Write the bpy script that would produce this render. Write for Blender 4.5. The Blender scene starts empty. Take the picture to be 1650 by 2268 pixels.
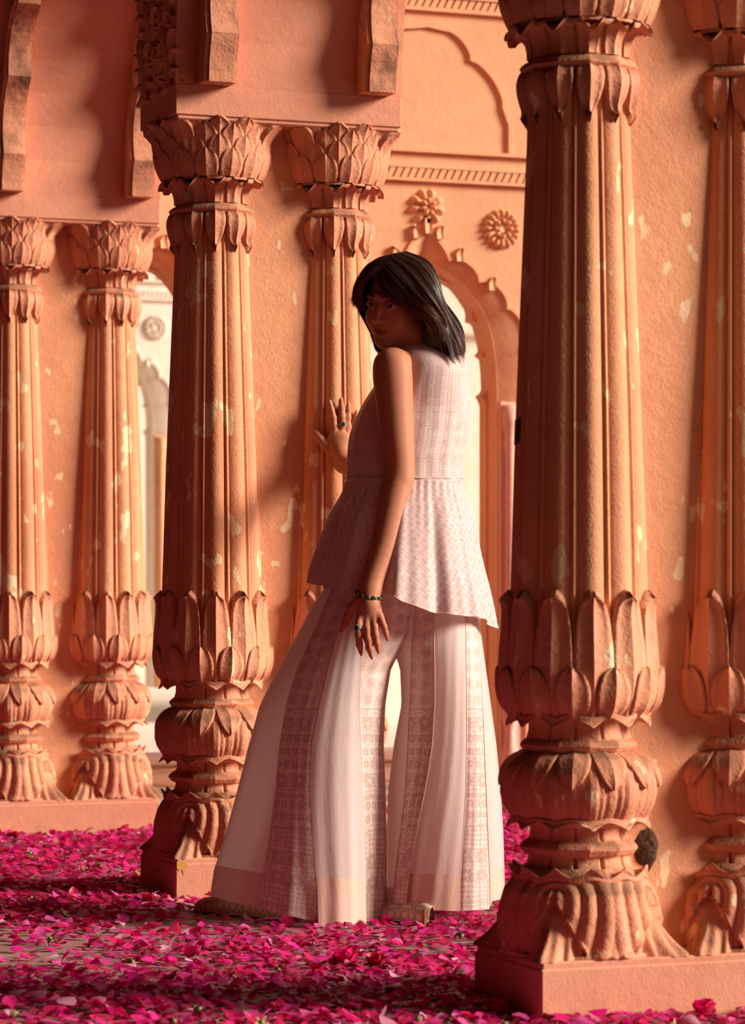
import bpy, math, random
import numpy as np
from mathutils import Vector, Matrix
from mathutils.geometry import tessellate_polygon

random.seed(7); RNG = np.random.default_rng(7)
SC = bpy.context.scene
COL = SC.collection
R = math.radians

# ------------------------------------------------------------------ camera
CAM_H, YAW, FPX = 0.856, R(21.15), 6500.0
cam_d = bpy.data.cameras.new('camera'); cam = bpy.data.objects.new('camera', cam_d); COL.objects.link(cam)
cam.location = (0, 0, CAM_H); cam.rotation_euler = (R(90), 0, -YAW)
cam_d.sensor_fit = 'HORIZONTAL'; cam_d.sensor_width = 36.0; cam_d.lens = 36.0 * FPX / 1650.0
cam_d.shift_y = 176.0 / 1650.0
cam_d.clip_end = 200
cam_d.dof.use_dof = True; cam_d.dof.focus_distance = 7.45; cam_d.dof.aperture_fstop = 8.0
SC.camera = cam
# ------------------------------------------------------------------ world, sun, exposure
wd = bpy.data.worlds.new('world'); SC.world = wd; wd.use_nodes = True
bg = wd.node_tree.nodes['Background']; bg.inputs[0].default_value = (1.0, 0.86, 0.74, 1); bg.inputs[1].default_value = 0.20
sun_d = bpy.data.lights.new('sun', 'SUN'); sun = bpy.data.objects.new('sun', sun_d); COL.objects.link(sun)
sun_d.energy = 6.8; sun_d.angle = R(20); sun_d.color = (1.0, 0.87, 0.745)
SAZ, SEL = R(63), R(22)
sdir = Vector((math.sin(SAZ) * math.cos(SEL), -math.cos(SAZ) * math.cos(SEL), math.sin(SEL)))
sun.rotation_euler = sdir.to_track_quat('Z', 'Y').to_euler()
SC.view_settings.view_transform = 'Standard'; SC.view_settings.look = 'None'
SC.view_settings.exposure = 0.0; SC.view_settings.gamma = 1.0; SC.view_settings.use_curve_mapping = False

cy = SC.cycles; cy.max_bounces = 5; cy.diffuse_bounces = 3; cy.glossy_bounces = 2; cy.transmission_bounces = 3; cy.transparent_max_bounces = 5; cy.caustics_reflective = False; cy.caustics_refractive = False; cy.use_adaptive_sampling = True; cy.adaptive_threshold = .05

FWD = Vector((math.sin(YAW), math.cos(YAW), 0)); RGT = Vector((math.cos(YAW), -math.sin(YAW), 0))

# ------------------------------------------------------------------ helpers
def srgb(r, g, b):
    f = lambda c: (c / 12.92 if c <= .04045 else ((c + .055) / 1.055) ** 2.4)
    return (f(r / 255), f(g / 255), f(b / 255), 1)

def props(o, label=None, cat=None, group=None, kind=None):
    if label: o['label'] = label
    if cat: o['category'] = cat
    if group: o['group'] = group
    if kind: o['kind'] = kind
    return o

def mk_mesh(name, verts, faces, mat=None, smooth=True):
    me = bpy.data.meshes.new(name)
    verts = np.asarray(verts, dtype=np.float64).reshape(-1, 3)
    if isinstance(faces, np.ndarray) and faces.ndim == 2:
        n, k = faces.shape
        me.vertices.add(len(verts)); me.vertices.foreach_set('co', verts.astype(np.float32).ravel())
        me.loops.add(n * k); me.loops.foreach_set('vertex_index', faces.astype(np.int32).ravel())
        me.polygons.add(n); me.polygons.foreach_set('loop_start', np.arange(0, n * k, k, dtype=np.int32))
        me.update(calc_edges=True); me.validate()
    else:
        me.from_pydata([tuple(v) for v in verts], [], [tuple(int(i) for i in f) for f in faces]); me.update()
    if smooth: me.polygons.foreach_set('use_smooth', np.ones(len(me.polygons), dtype=bool))
    if mat: me.materials.append(mat)
    return me

def link(name, me, parent=None, loc=(0, 0, 0), rotz=0.0):
    o = bpy.data.objects.new(name, me); COL.objects.link(o)
    o.location = loc
    if rotz: o.rotation_euler = (0, 0, rotz)
    if parent: o.parent = parent
    return o

def obj(name, verts, faces, mat, parent=None, smooth=True, loc=(0, 0, 0)):
    return link(name, mk_mesh(name, verts, faces, mat, smooth), parent, loc)

def empty(name, loc=(0, 0, 0)):
    o = bpy.data.objects.new(name, None); COL.objects.link(o); o.location = loc; o.empty_display_size = .1
    return o

class MB:
    """collects several shapes that make ONE part"""
    def __init__(s): s.v = []; s.f = []
    def add(s, v, f):
        b = len(s.v); s.v += [tuple(p) for p in v]; s.f += [tuple(i + b for i in q) for q in f]; return s
    def box(s, a, b, bev=0.0):
        x0, y0, z0 = a; x1, y1, z1 = b
        if bev <= 0:
            v = [(x0,y0,z0),(x1,y0,z0),(x1,y1,z0),(x0,y1,z0),(x0,y0,z1),(x1,y0,z1),(x1,y1,z1),(x0,y1,z1)]
            return s.add(v, [(3,2,1,0),(4,5,6,7),(0,1,5,4),(1,2,6,5),(2,3,7,6),(3,0,4,7)])
        e = bev; pts = []
        for (zz, ins) in ((z0, e), (z0 + e, 0), (z1 - e, 0), (z1, e)):
            pts.append([(x0+ins+(e if not ins else 0), y0+ins, zz), (x1-ins-(e if not ins else 0), y0+ins, zz),
                        (x1-ins, y0+ins+(e if not ins else 0), zz), (x1-ins, y1-ins-(e if not ins else 0), zz),
                        (x1-ins-(e if not ins else 0), y1-ins, zz), (x0+ins+(e if not ins else 0), y1-ins, zz),
                        (x0+ins, y1-ins-(e if not ins else 0), zz), (x0+ins, y0+ins+(e if not ins else 0), zz)])
        v = [p for r_ in pts for p in r_]; f = []
        for k in range(3):
            for i in range(8):
                j = (i + 1) % 8; f.append((k*8+i, k*8+j, k*8+8+j, k*8+8+i))
        f.append(tuple(range(7, -1, -1))); f.append(tuple(range(24, 32)))
        return s.add(v, f)
    def obj(s, name, mat, parent=None, smooth=False): return obj(name, s.v, s.f, mat, parent, smooth)

def lathe(prof, n, off=0.0, close=True, cen=(0, 0)):
    """prof: list of (r, z) bottom to top; n sides, first corner at azimuth off (from -Y towards +X)"""
    v, f = [], []
    for (r, z) in prof:
        for i in range(n):
            a = off + 2 * math.pi * i / n
            v.append((cen[0] + r * math.sin(a), cen[1] - r * math.cos(a), z))
    for k in range(len(prof) - 1):
        for i in range(n):
            j = (i + 1) % n
            f.append((k*n+i, k*n+j, (k+1)*n+j, (k+1)*n+i))
    if close:
        f.append(tuple(range(n - 1, -1, -1))); m = (len(prof) - 1) * n; f.append(tuple(range(m, m + n)))
    return v, f

def interp(xs, ys, t):
    return float(np.interp(t, xs, ys))

def spline(pts, n):
    """Catmull-Rom through pts (arrays), n samples"""
    P = np.asarray(pts, float); m = len(P)
    P = np.vstack([2*P[0]-P[1], P, 2*P[-1]-P[-2]])
    out = []
    for t in np.linspace(0, m - 1 - 1e-9, n):
        i = int(t); u = t - i; p0, p1, p2, p3 = P[i], P[i+1], P[i+2], P[i+3]
        out.append(.5*((2*p1)+(-p0+p2)*u+(2*p0-5*p1+4*p2-p3)*u*u+(-p0+3*p1-3*p2+p3)*u**3))
    return np.array(out)

def leaf_mesh(name, path, widths, mat, keel=.010, rim=.004, dip=.35, nt=11, ns=5, inset=.012, veins=0.0):
    """carved leaf on a column: path of (r, z) along the midrib, widths = half angles in degrees; centred on azimuth 0 (-Y)"""
    P = spline(path, nt); W = np.interp(np.linspace(0, 1, nt), np.linspace(0, 1, len(widths)), widths) * math.pi/180
    T = np.gradient(P, axis=0); T /= np.maximum(np.linalg.norm(T, axis=1, keepdims=True), 1e-9)
    N = np.stack([T[:, 1], -T[:, 0]], 1)            # outward in (r,z) for upward paths
    if N[:, 0].mean() < 0: N = -N
    v, f = [], []
    for side in (-1, 1):
        base = len(v)
        ss = np.linspace(0, 1, ns)
        for k in range(nt):
            kk = keel * min(1.0, 0.25 + 3 * min(W[k], .12) / .12 * .25 + .25)
            for s in ss:
                h = kk * (1 - s) ** 1.3 * 1.0 + rim * (s ** 3) - kk * dip * math.sin(math.pi * s) * .5
                if veins: h += veins * math.sin(14 * s + 22 * k / nt) * s * (1 - s) * 3
                r, z = P[k] + N[k] * h
                a = side * s * W[k]
                v.append((r * math.sin(a), -r * math.cos(a), z))
            r, z = P[k] - N[k] * inset; a = side * W[k] * 1.02
            v.append((r * math.sin(a), -r * math.cos(a), z))
        m = ns + 1
        for k in range(nt - 1):
            for i in range(m - 1):
                q = (base+k*m+i, base+k*m+i+1, base+(k+1)*m+i+1, base+(k+1)*m+i)
                f.append(q if side > 0 else q[::-1])
    # tip cap
    me = mk_mesh(name, v, f, mat, True)
    return me

def extrude(loops, fn, d0, d1):
    """loops: [outer, hole, ...] 2-d points; fn(u, v, d) -> xyz; solid between d0 and d1"""
    L = [[Vector((p[0], p[1], 0)) for p in lp] for lp in loops]
    tris = tessellate_polygon(L)
    flat = [p for lp in L for p in lp]; n = len(flat)
    v = [fn(p.x, p.y, d0) for p in flat] + [fn(p.x, p.y, d1) for p in flat]
    f = [tuple(t) for t in tris] + [tuple(i + n for i in reversed(t)) for t in tris]
    b = 0
    for lp in L:
        m = len(lp)
        for i in range(m):
            j = (i + 1) % m; f.append((b + i, b + j, b + j + n, b + i + n))
        b += m
    return v, f

# ------------------------------------------------------------------ materials
def nodes_of(name):
    m = bpy.data.materials.new(name); m.use_nodes = True; nt = m.node_tree
    return m, nt, nt.nodes['Principled BSDF'], nt.nodes['Material Output']

def N_(nt, t, **kw):
    n = nt.nodes.new(t)
    for k, v in kw.items():
        if hasattr(n, k): setattr(n, k, v)
    return n

def noise(nt, vec, scale, detail=3, rough=.55):
    n = N_(nt, 'ShaderNodeTexNoise'); n.inputs['Scale'].default_value = scale; n.inputs['Detail'].default_value = detail
    n.inputs['Roughness'].default_value = rough
    if vec: nt.links.new(vec, n.inputs['Vector'])
    return n.outputs['Fac']

def ramp(nt, fac, stops, interp_='LINEAR'):
    n = N_(nt, 'ShaderNodeValToRGB'); cr = n.color_ramp; cr.interpolation = interp_
    while len(cr.elements) < len(stops): cr.elements.new(.5)
    for e, (p, c) in zip(cr.elements, stops):
        e.position = p; e.color = c if len(c) == 4 else (*c, 1)
    nt.links.new(fac, n.inputs['Fac']); return n.outputs['Color']

def mixc(nt, fac, a, b, mode='MIX'):
    n = N_(nt, 'ShaderNodeMix'); n.data_type = 'RGBA'; n.blend_type = mode
    for sock, val in ((n.inputs[0], fac), (n.inputs[6], a), (n.inputs[7], b)):
        if hasattr(val, 'is_linked'): nt.links.new(val, sock)
        else: sock.default_value = val
    return n.outputs[2]

def math_(nt, op, a, b=None):
    n = N_(nt, 'ShaderNodeMath'); n.operation = op
    for sock, val in zip(n.inputs, (a, b)):
        if val is None: continue
        if hasattr(val, 'is_linked'): nt.links.new(val, sock)
        else: sock.default_value = val
    return n.outputs[0]

def bump(nt, hgt, strength, dist, normal=None):
    n = N_(nt, 'ShaderNodeBump'); n.inputs['Strength'].default_value = strength; n.inputs['Distance'].default_value = dist
    nt.links.new(hgt, n.inputs['Height'])
    if normal: nt.links.new(normal, n.inputs['Normal'])
    return n.outputs['Normal']

def position(nt): return N_(nt, 'ShaderNodeNewGeometry').outputs['Position']

def plaster(name, a, b, chips=0.0, dust=0.0, coarse=.35, fine=.25, stretch=None):
    m, nt, p, out = nodes_of(name); pos = position(nt)
    col = mixc(nt, ramp(nt, noise(nt, pos, 2.2, 1), [(.35, (0,0,0)), (.7, (1,1,1))]), a, b)
    col = mixc(nt, math_(nt, 'MULTIPLY', ramp(nt, noise(nt, pos, 14, 2, .65), [(.45, (0,0,0)), (.75, (1,1,1))]), .35), col,
               (a[0]*.72, a[1]*.62, a[2]*.6, 1))
    h = noise(nt, pos, 42, 2.5, .6)
    if chips:
        mp = N_(nt, 'ShaderNodeMapping'); mp.inputs['Scale'].default_value = (1, 1, .55); nt.links.new(pos, mp.inputs[0])
        cm = ramp(nt, noise(nt, mp.outputs[0], 7.5, 3, .62), [(.735 - chips, (0,0,0)), (.745 - chips, (1,1,1))])
        cm2 = ramp(nt, noise(nt, mp.outputs[0], 19, 2, .5), [(.70 - chips * .6, (0,0,0)), (.71 - chips * .6, (1,1,1))])
        msk = math_(nt, 'MAXIMUM', cm, cm2)
        cc = mixc(nt, noise(nt, pos, 30, 0), srgb(252, 226, 176), srgb(238, 196, 160))
        col = mixc(nt, math_(nt, 'MULTIPLY', msk, .9), col, cc)
    if dust:
        sx = N_(nt, 'ShaderNodeSeparateXYZ'); nt.links.new(N_(nt, 'ShaderNodeNewGeometry').outputs['Normal'], sx.inputs[0])
        up = ramp(nt, sx.outputs[2], [(.22, (0,0,0)), (.55, (1,1,1))])
        dm = math_(nt, 'MULTIPLY', up, ramp(nt, noise(nt, pos, 16, 1), [(.3, (0,0,0)), (.6, (1,1,1))]))
        col = mixc(nt, math_(nt, 'MULTIPLY', dm, dust), col, srgb(128, 92, 68))
    nt.links.new(col, p.inputs['Base Color'])
    p.inputs['Roughness'].default_value = .72; p.inputs['Specular IOR Level'].default_value = .25
    n1 = bump(nt, h, coarse, .012)
    n2 = bump(nt, noise(nt, pos, 210, 0), fine, .003, n1)
    nt.links.new(n2, p.inputs['Normal'])
    return m

SALMON = srgb(228, 160, 130); SALMON2 = srgb(218, 147, 118)
M = {}
M['plaster'] = plaster('salmon_plaster', SALMON, SALMON2, chips=.0, dust=.0, coarse=.12, fine=.16)
M['carved'] = plaster('salmon_carved_stone', srgb(230, 160, 124), srgb(216, 142, 110), chips=.04, dust=.75, coarse=.3)
M['shaft'] = plaster('salmon_worn_paint', srgb(234, 165, 122), srgb(220, 146, 106), chips=.098, dust=.0, coarse=.14)
M['panelwall'] = plaster('salmon_peeling_panel', srgb(232, 164, 122), srgb(220, 148, 110), chips=.05, coarse=.18)
M['endwall'] = plaster('pale_salmon_wall', srgb(238, 180, 138), srgb(232, 170, 128), coarse=.14, fine=.12)
M['stain'] = plaster('weathered_rib_plaster', srgb(228, 160, 124), srgb(206, 140, 106), chips=.0, coarse=.28)
M['cream'] = plaster('cream_limewash', srgb(250, 234, 220), srgb(248, 228, 208), coarse=.2, fine=.1)
M['pinkwall'] = plaster('pale_pink_plaster', srgb(238, 190, 172), srgb(232, 178, 158), coarse=.2, fine=.1)
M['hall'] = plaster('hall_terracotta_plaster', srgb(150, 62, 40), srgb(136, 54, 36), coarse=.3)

def weather(m, lo, hi, colr, amount):
    """dark grey-brown weather stains with their own ragged shape"""
    nt = m.node_tree; p = nt.nodes['Principled BSDF']; src = p.inputs['Base Color'].links[0].from_socket; pos = position(nt)
    mp = N_(nt, 'ShaderNodeMapping'); mp.inputs['Scale'].default_value = (1.2, 1.2, .8); nt.links.new(pos, mp.inputs[0])
    f = ramp(nt, noise(nt, mp.outputs[0], 5.5, 3, .7), [(lo, (0,0,0)), (hi, (1,1,1))])
    nt.links.new(mixc(nt, math_(nt, 'MULTIPLY', f, amount), src, colr), p.inputs['Base Color'])
weather(M['stain'], .50, .66, srgb(112, 84, 66), .85)
weather(M['carved'], .60, .78, srgb(150, 104, 80), .5)

def floor_mat():
    m, nt, p, out = nodes_of('mauve_stone_floor'); pos = position(nt)
    c = mixc(nt, noise(nt, pos, 3.5, 5), srgb(176, 140, 132), srgb(150, 116, 112))
    c = mixc(nt, ramp(nt, noise(nt, pos, 30, 4, .7), [(.5, (0,0,0)), (.75, (1,1,1))]), c, srgb(128, 98, 94))
    nt.links.new(c, p.inputs['Base Color']); p.inputs['Roughness'].default_value = .6
    nt.links.new(bump(nt, noise(nt, pos, 60, 5), .25, .006), p.inputs['Normal'])
    return m
M['floor'] = floor_mat()

def petal_mat():
    m, nt, p, out = nodes_of('rose_petal_skin')
    at = N_(nt, 'ShaderNodeAttribute'); at.attribute_name = 'tint'
    geo = N_(nt, 'ShaderNodeNewGeometry')
    nt.links.new(at.outputs['Color'], p.inputs['Base Color']); p.inputs['Roughness'].default_value = .38
    p.inputs['Specular IOR Level'].default_value = .45
    p.inputs['Sheen Weight'].default_value = .25; p.inputs['Sheen Tint'].default_value = (1, .5, .75, 1)
    tr = N_(nt, 'ShaderNodeBsdfTranslucent'); nt.links.new(at.outputs['Color'], tr.inputs[0])
    mx = N_(nt, 'ShaderNodeMixShader'); mx.inputs[0].default_value = .38
    nt.links.new(p.outputs[0], mx.inputs[1]); nt.links.new(tr.outputs[0], mx.inputs[2]); nt.links.new(mx.outputs[0], out.inputs[0])
    return m
M['petal'] = petal_mat()

def simple(name, c, rough=.5, metal=0.0, spec=.5, bmp=None):
    m, nt, p, out = nodes_of(name); pos = position(nt)
    k = mixc(nt, noise(nt, pos, 40, 3), c, (c[0]*.82, c[1]*.82, c[2]*.82, 1))
    nt.links.new(k, p.inputs['Base Color']); p.inputs['Roughness'].default_value = rough
    p.inputs['Metallic'].default_value = metal; p.inputs['Specular IOR Level'].default_value = spec
    if bmp: nt.links.new(bump(nt, noise(nt, pos, bmp[0], 4), bmp[1], bmp[2]), p.inputs['Normal'])
    return m
M['mud'] = simple('dried_mud', srgb(96, 62, 40), .95, bmp=(70, 1.0, .02))

# ================================================================== THE SETTING
X0, X1, PD = 2.39, 3.055, .335           # arcade row: left and right face, pier depth
PY = [5.26, 7.67, 9.985]                 # fronts of the three piers
CXS = (2.552, 2.902)                     # column axes
ZB0, ZB1 = 2.148, 2.245                  # impost block
YE = 10.75                               # end wall front

o = MB().box((-5, -4, -.2), (9.5, 32, 0)).obj('floor', M['floor']); props(o, kind='structure')
# stone slabs of the pavement: thin slabs with open joints
slabm = None
fl = o
def slab(name, x0, y0, x1, y1, parent):
    g = .004; mb = MB().box((x0+g, y0+g, 0), (x1-g, y1-g, .006), .002)
    return mb.obj(name, M['floor'], parent)
ys = [4.4, 5.15, 5.95, 6.7, 7.45, 8.2, 8.95, 9.7, 10.45]
for k in range(len(ys) - 1):
    xs = np.arange(.4 + (k % 2) * .5, 7.5, 1.05)
    for i in range(len(xs) - 1):
        slab('floor_slab', xs[i], ys[k], xs[i+1], ys[k+1], fl)

# hall behind and left of the arcade: unseen walls and ceiling added to keep it in shade
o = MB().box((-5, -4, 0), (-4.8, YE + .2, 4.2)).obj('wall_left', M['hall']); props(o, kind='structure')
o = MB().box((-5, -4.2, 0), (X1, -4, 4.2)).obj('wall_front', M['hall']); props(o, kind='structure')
o = MB().box((X0, -4, 0), (X1, PY[0] - 2.40, 4.2)).obj('wall_right_light_block', M['hall']); props(o, kind='structure')  # added out of view to block sun and sky from the hall
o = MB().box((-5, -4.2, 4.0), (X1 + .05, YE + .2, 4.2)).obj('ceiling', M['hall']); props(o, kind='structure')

# ------------------------------------------------------------------ arcade wall with smooth arch soffits
arcade = empty('wall_arcade', (X0, PY[0], 0)); props(arcade, kind='structure')
SPANS = [(PY[0] - 2.075, PY[0]), (PY[0] + PD, PY[1]), (PY[1] + PD, PY[2])]
ZTOP = 4.0
def arch_pts(y0, y1, n=28, grow=0.0):
    """smooth pointed arch from (y0, ZB1) to (y1, ZB1)"""
    a = (y1 - y0) / 2; c = (y0 + y1) / 2; h = a * 1.02
    out = []
    for t in np.linspace(-1, 1, n):
        s = abs(t)
        y = c + math.copysign(a * (1 - (1 - s) ** 2.0 * .0 - (1 - math.cos((1 - s) * math.pi / 2)) ) , t) if False else None
        th = (1 - s) * math.pi / 2
        yy = a * math.cos(th) ** .92
        zz = ZB1 + h * math.sin(th) ** 1.0
        out.append((c + math.copysign(yy, t), zz))
    return out
loop = [(SPANS[0][0] - .34, ZB1), (SPANS[0][0] - .34, ZTOP), (YE, ZTOP), (YE, ZB1)]
outer = [(SPANS[0][0] - .34, ZTOP), (SPANS[0][0] - .34, ZB1)]
for (a, b) in SPANS: outer += arch_pts(a, b)
outer += [(YE, ZB1), (YE, ZTOP)]
RECL, RECR = X0 + .055, X1 - .035
v, f = extrude([outer], lambda u, w, d: (d, u, w), X0, X1)
ob = obj('arcade_spandrel', v, f, M['plaster'], None, False); ob.parent = arcade; ob.matrix_parent_inverse = Matrix.Translation(arcade.location).inverted()
def under(o, parent):
    o.parent = parent; o.matrix_parent_inverse = Matrix.Translation(parent.location).inverted(); return o

def rib_poly(y0, y1, half):
    """cusped band along one half of an arch: (y, z) polygon between the soffit and a scalloped edge"""
    pts = arch_pts(y0, y1, 121); n = len(pts)
    sel = pts[:61] if half < 0 else pts[60:][::-1]         # from springing to crown
    P = np.array(sel); T = np.gradient(P, axis=0); T /= np.linalg.norm(T, axis=1, keepdims=True)
    sgn = 1 if half < 0 else -1
    Nn = np.stack([T[:, 1], -T[:, 0]], 1) * sgn            # towards the opening
    s = np.concatenate([[0], np.cumsum(np.linalg.norm(np.diff(P, axis=0), axis=1))])
    cusp = [0, .125, .415, .70, 1.0, 1.3, 1.6]
    e = []
    for k in range(len(P)):
        x = s[k]; i = max(j for j in range(len(cusp)) if cusp[j] <= x + 1e-9); i = min(i, len(cusp) - 2)
        u = (x - cusp[i]) / (cusp[i+1] - cusp[i])
        if i == 0: p = .062 + .018 * u ** 2
        else: p = .088 - .038 * math.sin(math.pi * min(1, u)) ** .8
        e.append(P[k] + Nn[k] * p)
    z0 = ZB1 - .0
    inn = [P[k] - Nn[k] * .02 for k in range(len(P))]
    return [tuple(p) for p in e] + [tuple(p) for p in reversed(inn)]
for (a, b) in SPANS:
    for half in (-1, 1):
        if b < PY[0] + .01 and half < 0: continue
        for (xa, xb) in ((X0 + .062, X0 + .155), (X1 - .135, X1 - .042)):
            poly = rib_poly(a, b, half)
            v, f = extrude([poly], lambda u, w, d: (d, u, w), xa, xb)
            o = obj('cusped_rib', v, f, M['stain'], None, False); under(o, arcade)
            # thin fillet that runs beside the rib
            v, f = extrude([[(p[0], p[1]) for p in poly]], lambda u, w, d: (d, u, w), xa + .012, xb - .012)
            v = [tuple(q) for q in v]
            P = np.array(poly); cy = (a + b) / 2
            v2 = []
            for (x, y, z) in v:
                sg = -1 if half > 0 else 1
                v2.append((x, y + sg * .008, z))
            o = obj('rib_fillet', v2, f, M['stain'], None, False); under(o, arcade)

# acanthus carving on the hall face of the arcade, above the impost blocks
def acanthus_mesh(name, scale, mat, seed):
    """carved leaf on the plane x=0, relief towards -x: lobes fanned round a rising stem"""
    r = random.Random(seed); mb = MB()
    def lobe(y0, z0, ang, L, W, Hh, bend):
        nu, nv = 9, 7; v, f = [], []
        for i in range(nu):
            t = i / (nu - 1); w = W * math.sin(math.pi * min(1, .12 + t * .88)) ** .8 * (1 - .15 * t); a_ = ang + bend * t
            cy = y0 + L * t * math.sin(a_); cz = z0 + L * t * math.cos(a_); lift = Hh * (.45 + .75 * t) * (1 if t < .95 else .75)
            for j in range(nv):
                s = -1 + 2 * j / (nv - 1)
                hgt = lift * (1 - s * s) ** .6 + (.002 * math.cos(s * 9) if abs(s) < .9 else 0)
                v.append((-hgt * scale, (cy + s * w * math.cos(a_)) * scale, (cz - s * w * math.sin(a_)) * scale))
        for i in range(nu - 1):
            for j in range(nv - 1): f.append((i*nv+j, i*nv+j+1, (i+1)*nv+j+1, (i+1)*nv+j))
        mb.add(v, f)
    lobe(0, 0, 0, .17, .016, .026, 0)
    for k, (zz, an, L) in enumerate(((.095, .42, .085), (.065, .72, .085), (.035, 1.02, .075), (.008, 1.35, .055))):
        for sg in (-1, 1): lobe(sg * .004, zz, sg * (an + r.uniform(-.06, .06)), L, .014, .020 - .002 * k, sg * .55)
    return mk_mesh(name, mb.v, mb.f, mat, True)
AC = [acanthus_mesh('acanthus_leaf', 1.0, M['carved'], 1), acanthus_mesh('acanthus_leaf', .82, M['carved'], 2)]
for py in (PY[1], PY[2]):
    rnd = random.Random(3)
    for row in range(5):
        for c in range(3 if row % 2 == 0 else 2):
            o = link('acanthus_leaf', AC[(row + c) % 2])
            yy = py + (.055 + c * .112 if row % 2 == 0 else .111 + c * .112)
            o.location = (X0 + .003, yy, ZB1 - .004 + row * .095); o.rotation_euler = (rnd.uniform(-.12, .12), 0, 0); under(o, arcade)
    o = link('corner_acanthus', AC[1]); o.location = (X0 + .016, py + .014, ZB1 - .006); o.rotation_euler = (0, 0, R(40)); o.scale = (1.0, .30, .42); under(o, arcade)

# ------------------------------------------------------------------ carved columns
bulb = [(.118, .600), (.140, .615), (.153, .640), (.158, .68), (.155, .74), (.147, .80), (.1405, .85)]
def shaft_mesh():
    zs = np.concatenate([np.linspace(.60, .86, 8), np.linspace(.95, 1.90, 8)])
    v, f = [], []; n = 360
    for z in zs:
        Rz = interp([.60, .86, 1.2, 1.82, 1.92], [.118, .1375, .1275, .1025, .1005], z)
        if z < .85: Rz = interp([p[1] for p in bulb], [p[0] for p in bulb], z) - .004
        for i in range(n):
            a = i * 2 * math.pi / n; ph = ((math.degrees(a) + 15) % 30) - 15      # bead at multiples of 30
            d = abs(ph)
            if d < 1.9: k = 1.0 + .012 * math.cos(d / 1.9 * math.pi / 2)
            elif d < 4.2: k = .962 + .02 * abs(d - 3.05) / 1.15
            else: k = .985 + .050 * math.sin((d - 4.2) / 10.8 * math.pi / 2)
            v.append((Rz * k * math.sin(a), -Rz * k * math.cos(a), z))
    for r in range(len(zs) - 1):
        for i in range(n):
            j = (i + 1) % n; f.append((r*n+i, r*n+j, (r+1)*n+j, (r+1)*n+i))
    return mk_mesh('column_shaft', v, np.array(f), M['shaft'], True)

def wavy_collar(r, z, tube, wave, tipdrop, flare, up=False, mat=None):
    """scalloped collar with twelve hanging (or rising) points on the corner azimuths 15+30k"""
    n = 240; v, f = [], []; m = 10
    for i in range(n):
        a = 2 * math.pi * i / n; ph = ((math.degrees(a)) % 30) - 15        # 0 at the points
        u = 1 - abs(ph) / 15
        zc = z + wave * math.cos(math.radians(ph) * 12) * (-1 if not up else -1) * (1 if not up else -1)
        tip = tipdrop * u ** 2.2
        sg = 1 if up else -1
        rows = [(r - .02, zc - sg * tube * 1.2), (r, zc - sg * tube), (r + tube, zc - sg * tube * .5), (r + tube * 1.3, zc + sg * tube * .1),
                (r + tube * .9, zc + sg * tube * .8), (r + tube * .8 + flare * u * .5, zc + sg * (tube + tip * .5)),
                (r + tube * .8 + flare * u, zc + sg * (tube + tip)), (r + tube * .3 + flare * u * .9, zc + sg * (tube + tip * .95)),
                (r + tube * .2 + flare * u * .3, zc + sg * (tube + tip * .45)), (r - .02, zc + sg * tube * .9)]
        for (rr, zz) in rows: v.append((rr * math.sin(a), -rr * math.cos(a), zz))
    for i in range(n):
        j = (i + 1) % n
        for k in range(m - 1):
            q = (i*m+k, j*m+k, j*m+k+1, i*m+k+1); f.append(q if not up else q)
    return mk_mesh('scalloped_collar', v, np.array(f), mat or M['carved'], True)

def grooved(prof, name, depth, n=240, mat=None, keel=False, close=True):
    v, f = [], []
    for (r, z, w) in prof:
        for i in range(n):
            a = 2 * math.pi * i / n; d = abs(((math.degrees(a) + 15) % 30) - 15)      # 0 at the grooves (30k), 15 at the ridges
            g = 0
            if w > 0:
                if keel: g = -depth * w * (1 - (d / 15)) ** .8 + depth * w * .35 * math.sin(d / 15 * 3 * math.pi) ** 2 * (d > 2.5)
                else: g = -depth * w * max(0, 1 - d / 2.2)
                if keel and d < 1.6: g += depth * w * .5
            v.append(((r + g) * math.sin(a), -(r + g) * math.cos(a), z))
    k = len(prof)
    for r in range(k - 1):
        for i in range(n):
            j = (i + 1) % n; f.append((r*n+i, r*n+j, (r+1)*n+j, (r+1)*n+i))
    return mk_mesh(name, v, np.array(f), mat or M['carved'], True)

def ring_mesh(r, z, h, ri):
    prof = [(ri, z - h * 1.5), (r * .93, z - h), (r * .995, z - h * .25), (r, z), (r * .97, z + h * .45), (r * .90, z + h * .95), (ri, z + h * 1.5)]
    v, f = lathe(prof, 12, R(15)); me = mk_mesh('moulded_ring', v, f, M['carved'], False); return me

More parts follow.
